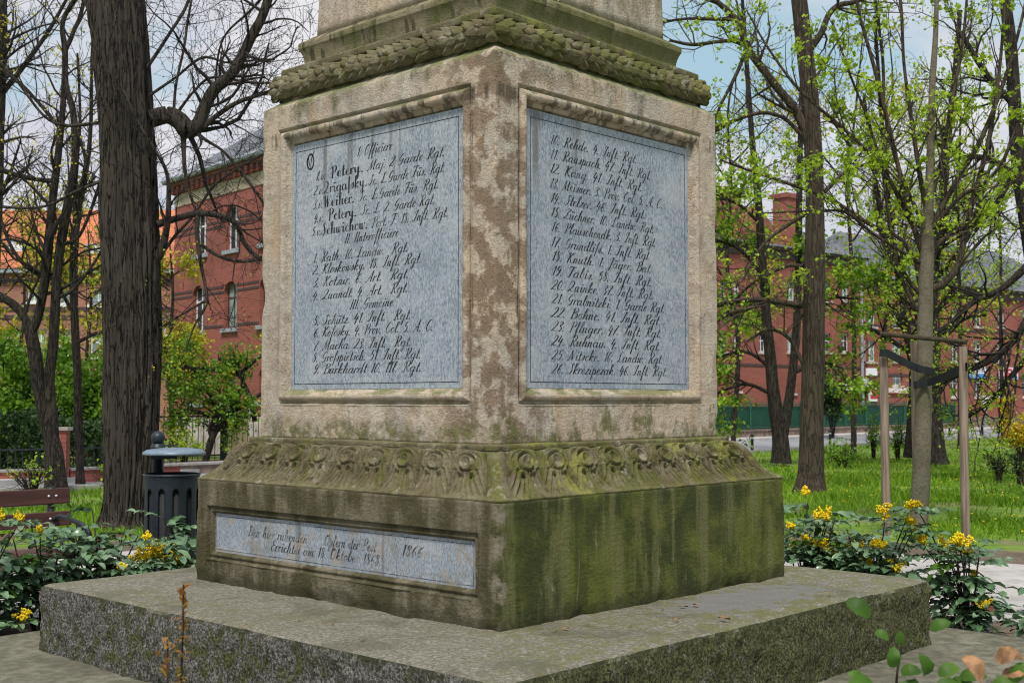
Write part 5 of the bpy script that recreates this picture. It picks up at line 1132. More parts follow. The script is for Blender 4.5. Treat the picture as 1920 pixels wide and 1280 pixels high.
T5 = [limb([(1723, 990, 20), (1724, 960, 18), (1728, 860, 16), (1731, 760, 16), (1734, 660, 15), (1735, 560, 14), (1737, 490, 15), (1739, 420, 12), (1742, 360, 9), (1745, 260, 7), (1748, 160, 6), (1754, 70, 5), (1757, -30, 4), (1760, -160, 4)], Y5),
      limb([(1735, 490, 6.24), (1712, 420, 5.46), (1695, 360, 4.68), (1670, 250, 3.9), (1640, 130, 3.9), (1610, 20, 3.12), (1600, -60, 2.34)], Y5), limb([(1733, 470, 5.46), (1700, 400, 4.68), (1650, 310, 3.9), (1580, 240, 3.12), (1500, 170, 3.12), (1440, 90, 2.34), (1400, 20, 1.56)], Y5, .2),
      limb([(1738, 450, 6.24), (1765, 390, 5.46), (1800, 330, 4.68), (1840, 260, 4.68), (1880, 160, 3.9), (1910, 60, 3.12), (1930, -30, 2.34)], Y5), limb([(1733, 520, 4.68), (1690, 450, 3.9), (1630, 420, 3.9), (1560, 375, 3.12), (1480, 345, 3.12), (1400, 318, 2.34), (1350, 300, 1.56)], Y5),
      limb([(1740, 545, 7.02), (1770, 530, 7.02), (1795, 500, 6.24), (1808, 450, 5.46), (1820, 390, 5.46), (1845, 300, 4.68), (1865, 200, 3.9), (1878, 90, 3.12), (1885, -20, 3.12)], Y5), limb([(1737, 480, 4.68), (1780, 440, 3.9), (1840, 410, 3.9), (1900, 340, 3.12), (1960, 290, 2.34)], Y5),
      limb([(1740, 410, 5.46), (1725, 330, 4.68), (1710, 230, 3.9), (1695, 120, 3.12), (1690, 20, 3.12), (1680, -60, 2.34)], Y5), limb([(1741, 390, 4.68), (1765, 300, 3.9), (1785, 190, 3.9), (1805, 80, 3.12), (1815, -30, 2.34)], Y5), limb([(1733, 560, 4.68), (1700, 520, 3.9), (1680, 470, 3.12), (1665, 400, 3.12), (1655, 320, 3.12), (1625, 220, 2.34), (1590, 130, 2.34), (1560, 40, 2.34)], Y5),
      limb([(1733, 600, 3.9), (1708, 560, 3.9), (1690, 520, 3.12), (1690, 480, 3.12), (1700, 420, 2.34)], Y5), limb([(1738, 440, 4.68), (1800, 370, 3.9), (1860, 330, 3.12), (1920, 230, 2.34)], Y5, -.3), limb([(1736, 430, 4.68), (1690, 330, 3.9), (1660, 220, 3.12), (1655, 110, 3.12), (1640, 0, 2.34)], Y5, .3), limb([(1738, 500, 3.9), (1640, 440, 3.12), (1590, 400, 3.12), (1540, 395, 2.34), (1430, 400, 1.56)], Y5, -.3)]
tree('lime_sapling', 'young lime with a smooth grey trunk tied between wooden stakes', T5, M['bark_grey'], 22, twigmat=M['twig_grey'], limbmat=M['bark_brown'], levels=[
    dict(src='limbs', n=150, Lr=(.4, 1.6), k=8, ang=(15, 55), up=.14, wig=.12, rf=.45, rmin=.003, sides=4), dict(n=320, Lr=(.2, .8), k=6, ang=(20, 60), up=.1, wig=.15, rf=.55, rmin=.0024)],
    leaf=[dict(n=4800, size=.052, mat=M['leaf_lime'], lv=2, spread=.010, clump=4, cs=.024, asp=1.0), dict(n=800, size=.045, mat=M['leaf_lime'], lv=1, spread=.01, clump=3, cs=.02, asp=1.0)])
Y6 = 33.
T6 = [limb([(1464, 868, 20.3), (1464, 850, 17.2), (1462, 815, 14.8), (1452, 750, 13.3), (1445, 680, 10.9), (1437, 600, 9.36), (1430, 500, 8.58), (1424, 400, 7.02), (1412, 280, 5.46), (1402, 150, 4.68), (1392, 0, 3.12)], Y6), limb([(1466, 830, 10.9), (1478, 760, 9.36), (1490, 660, 7.8), (1496, 550, 7.02), (1498, 400, 6.24), (1502, 200, 4.68), (1508, 40, 3.12)], Y6)]
for pts in ([(1440, 640, 3.9), (1400, 600, 3.12), (1350, 590, 2.34), (1290, 600, 1.56)], [(1450, 740, 3.9), (1400, 720, 3.12), (1350, 735, 2.34), (1300, 760, 1.56)], [(1432, 520, 3.9), (1390, 470, 3.12), (1345, 450, 2.34)], [(1484, 700, 3.9), (1540, 680, 3.12), (1580, 690, 1.56)], [(1494, 600, 3.9), (1550, 560, 3.12), (1600, 560, 1.56)], [(1446, 690, 3.9), (1400, 660, 3.12), (1340, 670, 2.34)], [(1426, 420, 3.12), (1380, 380, 3.12), (1330, 370, 2.34)]): T6.append(limb(pts, Y6, 0))
tree('leafy_tree', 'dark forked tree with low bright green foliage right of the monument', T6, M['bark_dark'], 23, trunk_n=2, twigmat=M['twig'], levels=[
    dict(src='limbs', n=90, Lr=(1.0, 2.8), k=7, ang=(20, 80), up=-.02, wig=.2, rf=.45, rmin=.007), dict(n=380, Lr=(.5, 1.6), k=6, ang=(20, 70), rf=.5, rmin=.005)],
    leaf=[dict(n=3200, size=.14, mat=M['leaf_mid'], lv=2, spread=.04, clump=7, cs=.10), dict(n=4200, size=.12, mat=M['leaf_lime'], lv=2, spread=.04, clump=7, cs=.10)])
Y7 = 31.5
tree('dark_tree', 'black trunk close behind the staked sapling, leaning slightly', [limb([(1758, 870, 22), (1756, 840, 16), (1752, 760, 13), (1748, 680, 12), (1746, 600, 11), (1752, 500, 10), (1765, 400, 8), (1775, 280, 7), (1790, 150, 6), (1800, 20, 4)], Y7), limb([(1750, 620, 7), (1700, 540, 6), (1660, 450, 5), (1640, 330, 4), (1620, 180, 3)], Y7), limb([(1756, 520, 6), (1800, 470, 5), (1830, 400, 4), (1860, 300, 3)], Y7), limb([(1750, 640, 5), (1800, 600, 4), (1850, 590, 3)], Y7)],
     M['bark_dark'], 24, twigmat=M['twig'], levels=[dict(src='all', n=80, Lr=(.9, 2.6), k=7, ang=(25, 75), wig=.2, rf=.45, rmin=.006, start=.3), dict(n=340, Lr=(.5, 1.5), k=6, rf=.5, rmin=.0045)], leaf=[dict(n=1300, size=.11, mat=M['leaf_lime'], lv=2, clump=6, cs=.1), dict(n=700, size=.10, mat=M['leaf_yel'], lv=2, clump=5, cs=.1)])
tree('dark_tree', 'thinner black trunk left of the sapling trunk, farther off', [limb([(1705, 858, 13), (1708, 800, 9), (1712, 700, 8), (1700, 620, 8), (1690, 540, 7), (1672, 440, 6), (1660, 320, 5), (1650, 180, 4), (1640, 30, 3)], 35), limb([(1700, 620, 5), (1660, 560, 4), (1610, 540, 3)], 35), limb([(1704, 660, 5), (1640, 620, 4), (1580, 610, 3)], 35)],
     M['bark_dark'], 25, twigmat=M['twig'], levels=[dict(src='all', n=70, Lr=(.9, 2.6), k=7, ang=(25, 75), rf=.45, rmin=.006, start=.25), dict(n=300, Lr=(.5, 1.5), k=6, rf=.5, rmin=.0045)], leaf=[dict(n=1400, size=.12, mat=M['leaf_lime'], lv=2, clump=7, cs=.12), dict(n=600, size=.11, mat=M['leaf_yel'], lv=2, clump=5, cs=.12)])
Y8 = 24.
tree('overhanging_tree', 'dark tree past the right edge with drooping branches reaching into view', [limb([(1985, 900, 26), (1965, 700, 20), (1935, 480, 16), (1912, 330, 14), (1903, 200, 13), (1895, 90, 12), (1880, -40, 10)], Y8), limb([(1935, 490, 8), (1880, 540, 6), (1820, 570, 5), (1760, 620, 4), (1700, 600, 3)], Y8), limb([(1945, 560, 8), (1900, 640, 6), (1850, 680, 5), (1790, 705, 4), (1740, 730, 3)], Y8), limb([(1955, 640, 6), (1900, 700, 5), (1860, 750, 4), (1800, 790, 3)], Y8, .5), limb([(1915, 340, 8), (1860, 300, 6), (1800, 290, 5), (1740, 260, 4)], Y8), limb([(1904, 200, 7), (1850, 140, 6), (1800, 60, 5)], Y8), limb([(1910, 300, 7), (1870, 380, 5), (1830, 420, 4), (1780, 430, 3)], Y8)],
     M['bark_dark'], 26, twigmat=M['twig'], levels=[dict(src='limbs', n=130, Lr=(.6, 2.4), k=8, ang=(20, 75), up=-.02, wig=.2, rf=.45, rmin=.005, sides=4), dict(n=520, Lr=(.4, 1.3), k=6, wig=.2, rf=.5, rmin=.004)], leaf=[dict(n=4200, size=.06, mat=M['leaf_lime'], lv=2, clump=5, cs=.05)])
bt = [('bare-crowned background tree seen above the slate roof right of the broad trunk', 1600, 44, 28, 'leaf_yel'), ('loose yellow-green background tree in the gap between sapling and right-hand stake', 1800, 50, 29, 'leaf_lime'), ('yellow-green background tree between the monument and the dark forked tree', 1375, 46, 30, 'leaf_lime'), ('pale green background tree straight behind the left stake', 1655, 55, 31, 'leaf_mid'), ('far green tree behind the right-hand stake and signs', 1880, 60, 36, 'leaf_yel')]
for lab, px, Y, sdd, lm in bt:
    rng = np.random.default_rng(sdd); w = rng.normal(0, 12, 6); zb_ = 750+(1.5-float(g(Y)))/Y*FPX
    tr = [(px+w[0]*.2, zb_+8, 300/Y), (px, zb_-20, 230/Y), (px+w[1], 640, 200/Y), (px+w[2], 500, 170/Y), (px+w[3]*1.5, 350, 130/Y), (px+w[4]*2, 180, 90/Y), (px+w[5]*2, 20, 50/Y)]
    lb = [limb(tr, Y)]
    for k in range(7): y0 = rng.uniform(250, 640); sg = rng.choice([-1, 1]); q = rng.uniform(60, 170); lb.append(limb([(px+w[2]*.5, y0, 90/Y), (px+sg*q*.4, y0-q*.5, 70/Y), (px+sg*q, y0-q*rng.uniform(.2, 1.2), 40/Y)], Y, 0))
    tree('background_tree', lab, lb, M['bark_dark'], sdd, twigmat=M['twig'], group='trees along the street', levels=[dict(src='limbs', n=90, Lr=(1.2, 3.6), k=7, ang=(20, 75), up=.06, wig=.18, rf=.45, rmin=.009), dict(n=380, Lr=(.6, 2.0), k=5, rf=.5, rmin=.007)], leaf=[dict(n=1900, size=.12, mat=M[lm], lv=2, clump=6, cs=.13), dict(n=350, size=.13, mat=M['leaf_mid'], lv=2, clump=6, cs=.15)])
# --- yellow maples and green trees in front of the left-hand houses
for lab, px, Y, sdd, n, zt in (('yellow-flowering maple in front of the tiled house, left of the broad lime', 165, 40, 41, 3800, 430), ('yellow-flowering maple squeezed between broad lime and brick building', 318, 38, 42, 3000, 450), ('thin yellow-green maple at the far left behind the forked tree', 40, 42, 43, 3200, 380)):
    zb_ = 750+(1.5-float(g(Y)))/Y*FPX
    lb = [limb([(px, zb_+5, 220/Y), (px+4, 780, 180/Y), (px-3, 680, 150/Y), (px+6, 560, 110/Y), (px, zt, 50/Y)], Y)]
    rng = np.random.default_rng(sdd)
    for k in range(12): y0 = rng.uniform(zt+40, 730); sg = rng.choice([-1, 1]); q = rng.uniform(30, 90 if px < 300 else 34); lb.append(limb([(px, y0, 70/Y), (px+sg*q*.5, y0-q*.35, 50/Y), (px+sg*q, y0-q*.8, 30/Y)], Y))
    tree('maple_tree', lab, lb, M['bark_dark'], sdd, twigmat=M['twig'], group='yellow-flowering maples', levels=[dict(src='limbs', n=90, Lr=(.7, 2.0 if px < 300 else 1.1), k=6, up=.1, rf=.45, rmin=.007), dict(n=300, Lr=(.4, 1.2 if px < 300 else .7), k=5, rmin=.006)], leaf=[dict(n=n, size=.13, mat=M['leaf_yel'], lv=2, clump=5, cs=.14), dict(n=n//3, size=.13, mat=M['leaf_lime'], lv=2, clump=5, cs=.15)])
for lab, px, py, Y, wx, wz, sdd, n, lm in (('large fresh green bush at the far left behind the railing', 20, 740, 27, 95, 130, 51, 9000, 'leaf_mid'), ('round green bush directly behind the forked tree', 110, 730, 29, 80, 90, 52, 6500, 'leaf_mid'), ('green bush beside the gate pillar, left of the broad lime', 185, 770, 28, 70, 80, 53, 6500, 'leaf_mid')):
    rng = np.random.default_rng(sdd); c = at(px, py, Y); zb_ = float(g(Y)); r = empty('leafy_bush', (c[0], Y, zb_), 0, lab, 'bush', 'green bushes behind the left railing')
    ax, az = wx*Y/FPX, wz*Y/FPX; base = np.array(r.location)
    st = []
    for k in range(26):
        q = rng.normal(size=3); q /= np.linalg.norm(q); tip = np.array([q[0]*ax*.95, q[1]*ax*.8, c[2]-zb_+q[2]*az*.95]); m_ = np.array([q[0]*ax*.35, q[1]*ax*.3, (c[2]-zb_)*.6+min(0, q[2])*az*.4]); A = crom(np.array([[q[0]*.12, q[1]*.12, 0], m_, tip]), sub=5); st.append((A, np.linspace(.035, .008, len(A))))
    mb = MB()
    for P, Rr in st: V, F = tubes(P[None], Rr[None], 6); mb.add(V, F)
    P1_, R1_ = grow(st, 160, (.4, 1.2), 6, rng, up=.05, rmin=.005, start=.35); V, F = tubes(P1_, R1_, 3); mb.add(V, F); mb.build('stems', M['bark_dark'], r, True)
    Pn = along((P1_, R1_), n//5, rng, .2, .1); Pn = np.repeat(Pn, 5, 0)+rng.normal(0, .10, (len(Pn)*5, 3)); Pn = Pn[Pn[:, 2] > .35]
    V, F = leaves(Pn, .12, rng); mesh_np('foliage', V, F, M[lm], r, True)
rng = np.random.default_rng(60); A0 = np.array([-15.5, 20.3]); A1 = np.array([-7.9, 26.6]); r = empty('hedge', (-11.5, 23.5, 0), 0, 'dark evergreen hedge filling the space behind the left railing', 'hedge')
t = rng.random(15000); P = A0+(A1-A0)*t[:, None]+rng.normal(0, .22, (15000, 2)); z = rng.uniform(.05, 1.25, 15000)*(.75+.5*fbm(np.c_[P*1.1, 0*t], 2)); V, F = leaves(np.c_[P, z]-np.array(r.location), .09, rng); mesh_np('foliage', V, F, M['leaf_deep'], r, True)
mb = MB()
for k in range(40): q = A0+(A1-A0)*(k+.5)/40-np.array([-11.5, 23.5]); mb.tube([(q[0], q[1], 0), (q[0]+rng.normal(0, .08), q[1], .5), (q[0]+rng.normal(0, .15), q[1], 1.0)], [.03, .02, .008], 5)
mb.build('stems', M['bark_dark'], r)
Y9 = 30.
T9 = [limb([(384, 890, 9), (386, 862, 7), (394, 832, 7), (402, 812, 6), (415, 792, 6), (440, 770, 5), (470, 750, 4), (520, 720, 3)], Y9), limb([(398, 822, 5), (394, 800, 5), (408, 780, 5), (400, 750, 4), (370, 700, 3), (340, 680, 2)], Y9), limb([(430, 775, 5), (455, 720, 4), (440, 690, 4), (410, 672, 3)], Y9), limb([(478, 790, 5), (470, 750, 5), (455, 715, 4), (440, 680, 3)], Y9), limb([(440, 700, 4), (380, 690, 3), (320, 690, 2)], Y9), limb([(450, 700, 4), (500, 660, 3), (540, 650, 2)], Y9), limb([(410, 785, 4), (360, 770, 3), (320, 780, 2)], Y9)]
tree('small_tree', 'small crooked green tree in front of the brick building beside the monument', T9, M['bark_dark'], 61, levels=[dict(src='all', n=110, Lr=(.4, 1.1), k=6, ang=(30, 85), up=.02, rf=.45, rmin=.005, start=.35), dict(n=360, Lr=(.3, .8), k=5, up=.03, rmin=.004)], leaf=[dict(n=5200, size=.085, mat=M['leaf_mid'], lv=2, clump=5, cs=.09), dict(n=500, size=.08, mat=M['leaf_yel'], lv=2, clump=5, cs=.06)])
# --- dark evergreen shrub by the sign, forsythia, weeds on the lawn
def shrub(name, label, cat, px, py, Y, ax, az, n, size, mat, seed, stem=M['bark_dark'], group=None):
    rng = np.random.default_rng(seed); c = at(px, py, Y); zb_ = float(g(Y)); r = empty(name, (c[0], Y, zb_), 0, label, cat, group); st = []
    for k in range(16):
        q = rng.normal(size=3); q /= np.linalg.norm(q); A = crom(np.array([[q[0]*.05, q[1]*.05, 0], [q[0]*ax*.4, q[1]*ax*.4, (c[2]-zb_)*.6], [q[0]*ax, q[1]*ax, c[2]-zb_+q[2]*az]]), sub=5); st.append((A, np.linspace(.02, .005, len(A))))
    mb = MB()
    for P, Rr in st: V, F = tubes(P[None], Rr[None], 5); mb.add(V, F)
    P1_, R1_ = grow(st, 90, (.25, .7), 5, rng, up=.1, rmin=.003, start=.3); V, F = tubes(P1_, R1_, 3); mb.add(V, F); mb.build('stems', stem, r, True)
    Pn = np.repeat(along((P1_, R1_), n//4, rng, .1, size*.5), 4, 0); Pn = Pn+rng.normal(0, size*.7, Pn.shape); Pn = Pn[Pn[:, 2] > .05]; V, F = leaves(Pn, size, rng); mesh_np('foliage', V, F, mat, r, True); return r
shrub('evergreen_shrub', 'dark bluish green shrub just right of the broad trunk behind the fence', 'shrub', 1560, 722, 64, .8, 1.0, 2600, .16, M['leaf_deep'], 71)
shrub('forsythia', 'bright yellow forsythia bush at the right edge of the lawn', 'shrub', 1916, 790, 37, .85, .75, 9000, .060, M['forsythia'], 72, M['bark_brown'])
shrub('weed_clump', 'tall thin green shoot left of the staked sapling', 'weed', 1638, 808, 38, .22, .55, 260, .09, M['leaf_mid'], 73)
shrub('weed_clump', 'green shoot between left stake and sapling trunk', 'weed', 1682, 812, 37, .25, .5, 260, .09, M['leaf_mid'], 74)
shrub('weed_clump', 'low brownish green shrub tuft right of the broad trunk', 'weed', 1580, 848, 31, .5, .22, 700, .07, M['leaf_mid'], 75)
shrub('dark_seedling', 'small dark seedling on the lawn right of the stakes', 'weed', 1872, 870, 24, .14, .16, 160, .05, M['leaf_deep'], 76)
shrub('dark_seedling', 'small dark seedling at the right edge of the lawn', 'weed', 1913, 868, 23, .12, .22, 160, .05, M['leaf_deep'], 77)
shrub('roadside_weed', 'feathery green weed in front of the slender trunk', 'weed', 60, 893, 17.5, .22, .09, 120, .05, M['leaf_lime'], 78); shrub('roadside_weed', 'fresh green weed at the left foot of the broad lime', 'weed', 215, 880, 16.5, .12, .14, 120, .05, M['leaf_lime'], 79)
shrub('pale_shrub', 'small pale shrub against the fence behind the litter bin', 'shrub', 345, 828, 29, .35, .22, 700, .06, M['leaf_lime'], 80)

# ------------------------------------------------------------------ sapling stakes
def stake(px, ptop, Y, rpx, label):
    p = at(px, ptop, Y); z0 = 0; r = empty('tree_stake', (p[0], Y, z0), 0, label, 'stake', 'stakes round the young lime')
    rm = rpx*Y/FPX; n = 24; P = np.stack([np.zeros(n), np.zeros(n), np.linspace(-.05, p[2], n)], -1); P[:, :2] += (fbm(np.c_[np.zeros(n)+px, np.zeros(n), P[:, 2]*1.5], 2)-.5)[:, None]*.02
    mb = MB(); mb.tube(P, np.full(n, rm)*(1+.1*(fbm(np.c_[P[:, 2:]*5, np.zeros((n, 2))], 2)-.5)), 14); mb.build('stake', M['stake'], r, True); return r
stake(1657, 664, 13.6, 8, 'left wooden stake of the sapling with a black strap near its top')
stake(1805, 650, 12.9, 8, 'right wooden stake of the sapling, nearest the path')
stake(1712, 640, 15.3, 5, 'rear wooden stake mostly hidden by the sapling trunk')
def ribbon(name, pts, Y, w, label, cat, mat, n=26, thick=.006, group=None):
    A = crom(np.array([at(x, y, Y+d) for x, y, d in pts]), sub=8); r = empty(name, A[0], 0, label, cat, group); A = A-A[0]
    up = np.array([0, 0, 1.]); T = np.gradient(A, axis=0); T /= np.linalg.norm(T, axis=1, keepdims=True); N = up-T*(T@up)[:, None]; N /= np.linalg.norm(N, axis=1, keepdims=True); D = np.cross(T, N)
    ring = np.stack([A+N*w/2+D*thick, A+N*w/2-D*thick, A-N*w/2-D*thick, A-N*w/2+D*thick], 1); k = len(A)
    mb = MB(); mb.add(ring.reshape(-1, 3), grid_faces(k, 4, True)); mb.build('webbing', mat, r, False); return r
ribbon('tie_strap', [(1649, 661, -.68), (1665, 663, -.70), (1690, 676, -.50), (1718, 689, -.17), (1735, 694, -.15), (1753, 697, -.06)], Y5, .085, 'dark strap running down from the left stake to the sapling trunk', 'strap', M['strap'])
ribbon('tie_strap', [(1714, 722, -.06), (1720, 721, -.14), (1742, 716, -.16), (1765, 708, -.5), (1790, 697, -.95), (1813, 687, -1.38)], Y5, .085, 'dark strap running up from the sapling trunk to the right stake', 'strap', M['strap'])
def crossbar(a, b, Ya, Yb, w, label):
    A, B = at(*a, Ya), at(*b, Yb); r = empty('crossbar', (A+B)/2, 0, label, 'batten'); mb = MB(); P = line_pts(A-(A+B)/2, B-(A+B)/2, 8); mb.tube(P, np.full(8, w), 10); mb.build('batten', M['batten'], r, True); return r
crossbar((1652, 626), (1812, 641), 13.7, 12.95, .026, 'wooden batten joining the tops of the left and right stakes')

# ------------------------------------------------------------------ bench and litter bin
bx, by = -.62, 3.60
def bench():
    p = loc2w(bx, by); r = empty('park_bench', (p[0], p[1], .012), TH+math.pi, 'dark red-brown slatted park bench with black iron arms at the left edge', 'bench')
    # local x runs along the bench away from its visible end, local y points to its front
    Lb = 1.85
    for (z, y, h, rx) in ((.795, -.085, .115, .14), (.635, -.055, .105, .14)):
        mb = MB(); mb.box((0, -.018, -h/2), (Lb, .018, h/2)); o = mb.build('back_slat', M['plank'], r); o.location = (0, y, z); o.rotation_euler = (rx, 0, 0)
        m_ = o.modifiers.new('b', 'BEVEL'); m_.width = .008; m_.segments = 2
        for X in (.135, Lb-.135):
            for dx in (-.028, .028):
                b_ = MB(); b_.lathe([(0, .007), (.008, .006), (.012, 0), (0, 0)], 10); q = b_.build('bolt', M['bolt'], o, True); q.location = (X+dx, .0185, 0); q.rotation_euler = (-math.pi/2, 0, 0)
    for k, y in enumerate((.02, .15, .28, .41)):
        mb = MB(); mb.box((-.04, -.055, -.018), (Lb+.04, .055, .018)); o = mb.build('seat_slat', M['plank'], r); o.location = (0, y, .43-.01*(k == 0)); m_ = o.modifiers.new('b', 'BEVEL'); m_.width = .008; m_.segments = 2
    for X in (.135, Lb-.135):
        mb = MB()
        def tb_(P, w=.016): A = crom(np.array([(X, *q) for q in P]), sub=6); mb.tube(A, np.full(len(A), w), 8)
        mb.box((X-.02, -.115, .36), (X+.02, -.075, .86)); tb_([(-.16, 0), (-.10, .20), (-.06, .40), (.10, .40), (.30, .395), (.46, .39)], .02); tb_([(.46, .39), (.48, .25), (.42, .12), (.50, 0)], .02)
        tb_([(-.08, .62), (.05, .66), (.22, .645), (.38, .62), (.47, .57), (.46, .51), (.41, .51), (.40, .55), (.44, .57)], .018); tb_([(.30, .63), (.36, .54), (.34, .46), (.44, .40)], .014); tb_([(-.06, .62), (.02, .52), (.12, .44)], .012)
        mb.build('iron_side', M['iron'], r, True)
    return r
bench()
def bin_():
    p = at(322, 900, 9.15); r = empty('litter_bin', (p[0], p[1], .012), R(8), 'dark slotted litter bin with a round lid on a ball-topped post beside the broad lime', 'litter bin')
    k = 9.15/FPX; rb = 50*k; zt = at(322, 889, 9.15)[2]-.012; z0 = .18
    # slotted drum
    mb = MB(); na = 144; sl = 12
    zs = [z0, z0+.06, z0+.075, z0+.09, zt-.115, zt-.10, zt-.085, zt-.02, zt]; A = np.arange(na)/na*2*np.pi
    prof = [rb*.97, rb*.985, rb*.985, rb*.985, rb, rb, rb, rb*1.01, rb*1.03]
    V = np.array([(q*math.cos(a), q*math.sin(a), z) for q, z in zip(prof, zs) for a in A]); F = []
    for i in range(len(zs)-1):
        for j in range(na):
            f = (j % (na//sl))/(na//sl); slot = (.3 < f < .72 and 2 < i < 4) or (.38 < f < .62 and i in (2, 4)) or (.3 < f < .72 and i == 3)
            if not slot: F.append((i*na+j, i*na+(j+1) % na, (i+1)*na+(j+1) % na, (i+1)*na+j))
    mb.add(V, np.array(F)); o = mb.build('drum', M['bin'], r, True); m_ = o.modifiers.new('s', 'SOLIDIFY'); m_.thickness = .006; m_.offset = -1
    mb = MB(); mb.lathe([(rb*.90, z0), (rb*.90, zt-.03), (rb*.86, zt-.03), (rb*.86, z0+.02), (0, z0+.02)], 40); mb.build('liner', M['strap'], r, True)
    mb = MB(); mb.lathe([(rb*1.0, zt-.012), (rb*1.045, zt-.008), (rb*1.045, zt+.006), (rb*.99, zt+.008)], 48); mb.build('rim', M['bin'], r, True)
    # post with ball
    px_ = (289-322)*k; zb_ = at(289, 822, 9.15)[2]-.012; y_ = .20
    mb = MB(); mb.lathe([(.05, 0), (.055, .02), (.045, .04), (.045, zb_-.085), (.055, zb_-.08), (.055, zb_-.065), (.046, zb_-.06), (.046, zb_-.045), (.030, zb_-.04)], 24, (px_, y_, 0)); mb.build('post', M['bin'], r, True)
    mb = MB(); q = np.linspace(-1.3, 1.57, 12); mb.lathe([(.053*math.cos(x), zb_+.053*math.sin(x)) for x in q], 24, (px_, y_, 0)); mb.build('ball_finial', M['bin'], r, True)
    lx = (326-322)*k; zl = at(326, 848, 9.15)[2]-.012; rl = 58*k
    mb = MB(); mb.lathe([(0, zl+.036), (rl*.5, zl+.033), (rl*.86, zl+.022), (rl*.98, zl+.004), (rl, zl-.010), (rl*.97, zl-.016), (rl*.9, zl-.012), (0, zl-.006)], 48, (lx, 0, 0)); mb.build('lid', M['bin_lid'], r, True)
    mb = MB(); mb.box((px_-.03, .05, zl-.05), (px_+.16, .20, zl-.018)); mb.box((px_-.02, .12, zt-.10), (px_+.05, .20, zt-.06)); mb.build('bracket', M['bin'], r)
bin_()

# ------------------------------------------------------------------ mahonia
def leaflet(L, wv, rng, spiny=True):
    """one stiff leaflet along +x, folded on its midrib: vertices and faces"""
    n = 7; s = np.linspace(0, 1, n); hw = wv*np.sin(np.pi*np.clip(s*.92+.06, 0, 1))**.65; hw[-1] = .0
    if spiny: hw = hw*(1+.16*(np.arange(n) % 2 == 1))
    z = .10*L*np.sin(s*np.pi)-.16*L*s**2; V = []
    for i in range(n): V += [(s[i]*L, hw[i], z[i]+.28*hw[i]), (s[i]*L, 0, z[i]), (s[i]*L, -hw[i], z[i]+.28*hw[i])]
    F = []
    for i in range(n-1): b = 3*i; F += [(b, b+3, b+4, b+1), (b+1, b+4, b+5, b+2)]
    return np.array(V), np.array(F)
LV, LF_ = leaflet(1, .235, None)
def pinnate(P, D, U, L, rng, mb, n=4):
    """a compound leaf: rachis from P along D, leaflet pairs, one at the tip"""
    D = D/np.linalg.norm(D); Sd = np.cross(D, U); Sd /= np.linalg.norm(Sd)+1e-9; Nn = np.cross(Sd, D)
    for k in range(n):
        q = .25+.75*k/max(1, n-1) if n > 1 else 1; c = P+D*L*q-Nn*L*.22*q*q
        for sg in ((-1, 1) if k < n-1 else (0,)):
            a = rng.uniform(.75, 1.15)*sg; d = D*math.cos(a)+Sd*math.sin(a)-Nn*rng.uniform(.0, .35); d /= np.linalg.norm(d); nn_ = Nn+rng.normal(0, .25, 3); s_ = np.cross(nn_, d); s_ /= np.linalg.norm(s_); m_ = np.cross(d, s_)
            ll = L*rng.uniform(.36, .50); mb.add(c+LV@np.stack([d, s_, m_])*ll, LF_)
    t = np.linspace(0, 1, 4)[:, None]; mb.add(*tubes((P+D*L*t-Nn*L*.22*t*t)[None], np.full((1, 4), .0016), 3))
OC = np.array([(1, 0, 0), (-1, 0, 0), (0, 1, 0), (0, -1, 0), (0, 0, 1), (0, 0, -1)], float); OF = np.array([(0, 2, 4), (2, 1, 4), (1, 3, 4), (3, 0, 4), (2, 0, 5), (1, 2, 5), (3, 1, 5), (0, 3, 5)])
BLOOMS = {}
def ray_plane(px, py, axis, val):
    d = at(px, py, 1.)-np.array([0, 0, EYE]); o = np.array(w2loc(0, 0)); e = np.array([CT*d[0]+ST*d[1], -ST*d[0]+CT*d[1]]); t = (val-o[axis])/e[axis]
    return d*t+np.array([0, 0, EYE])
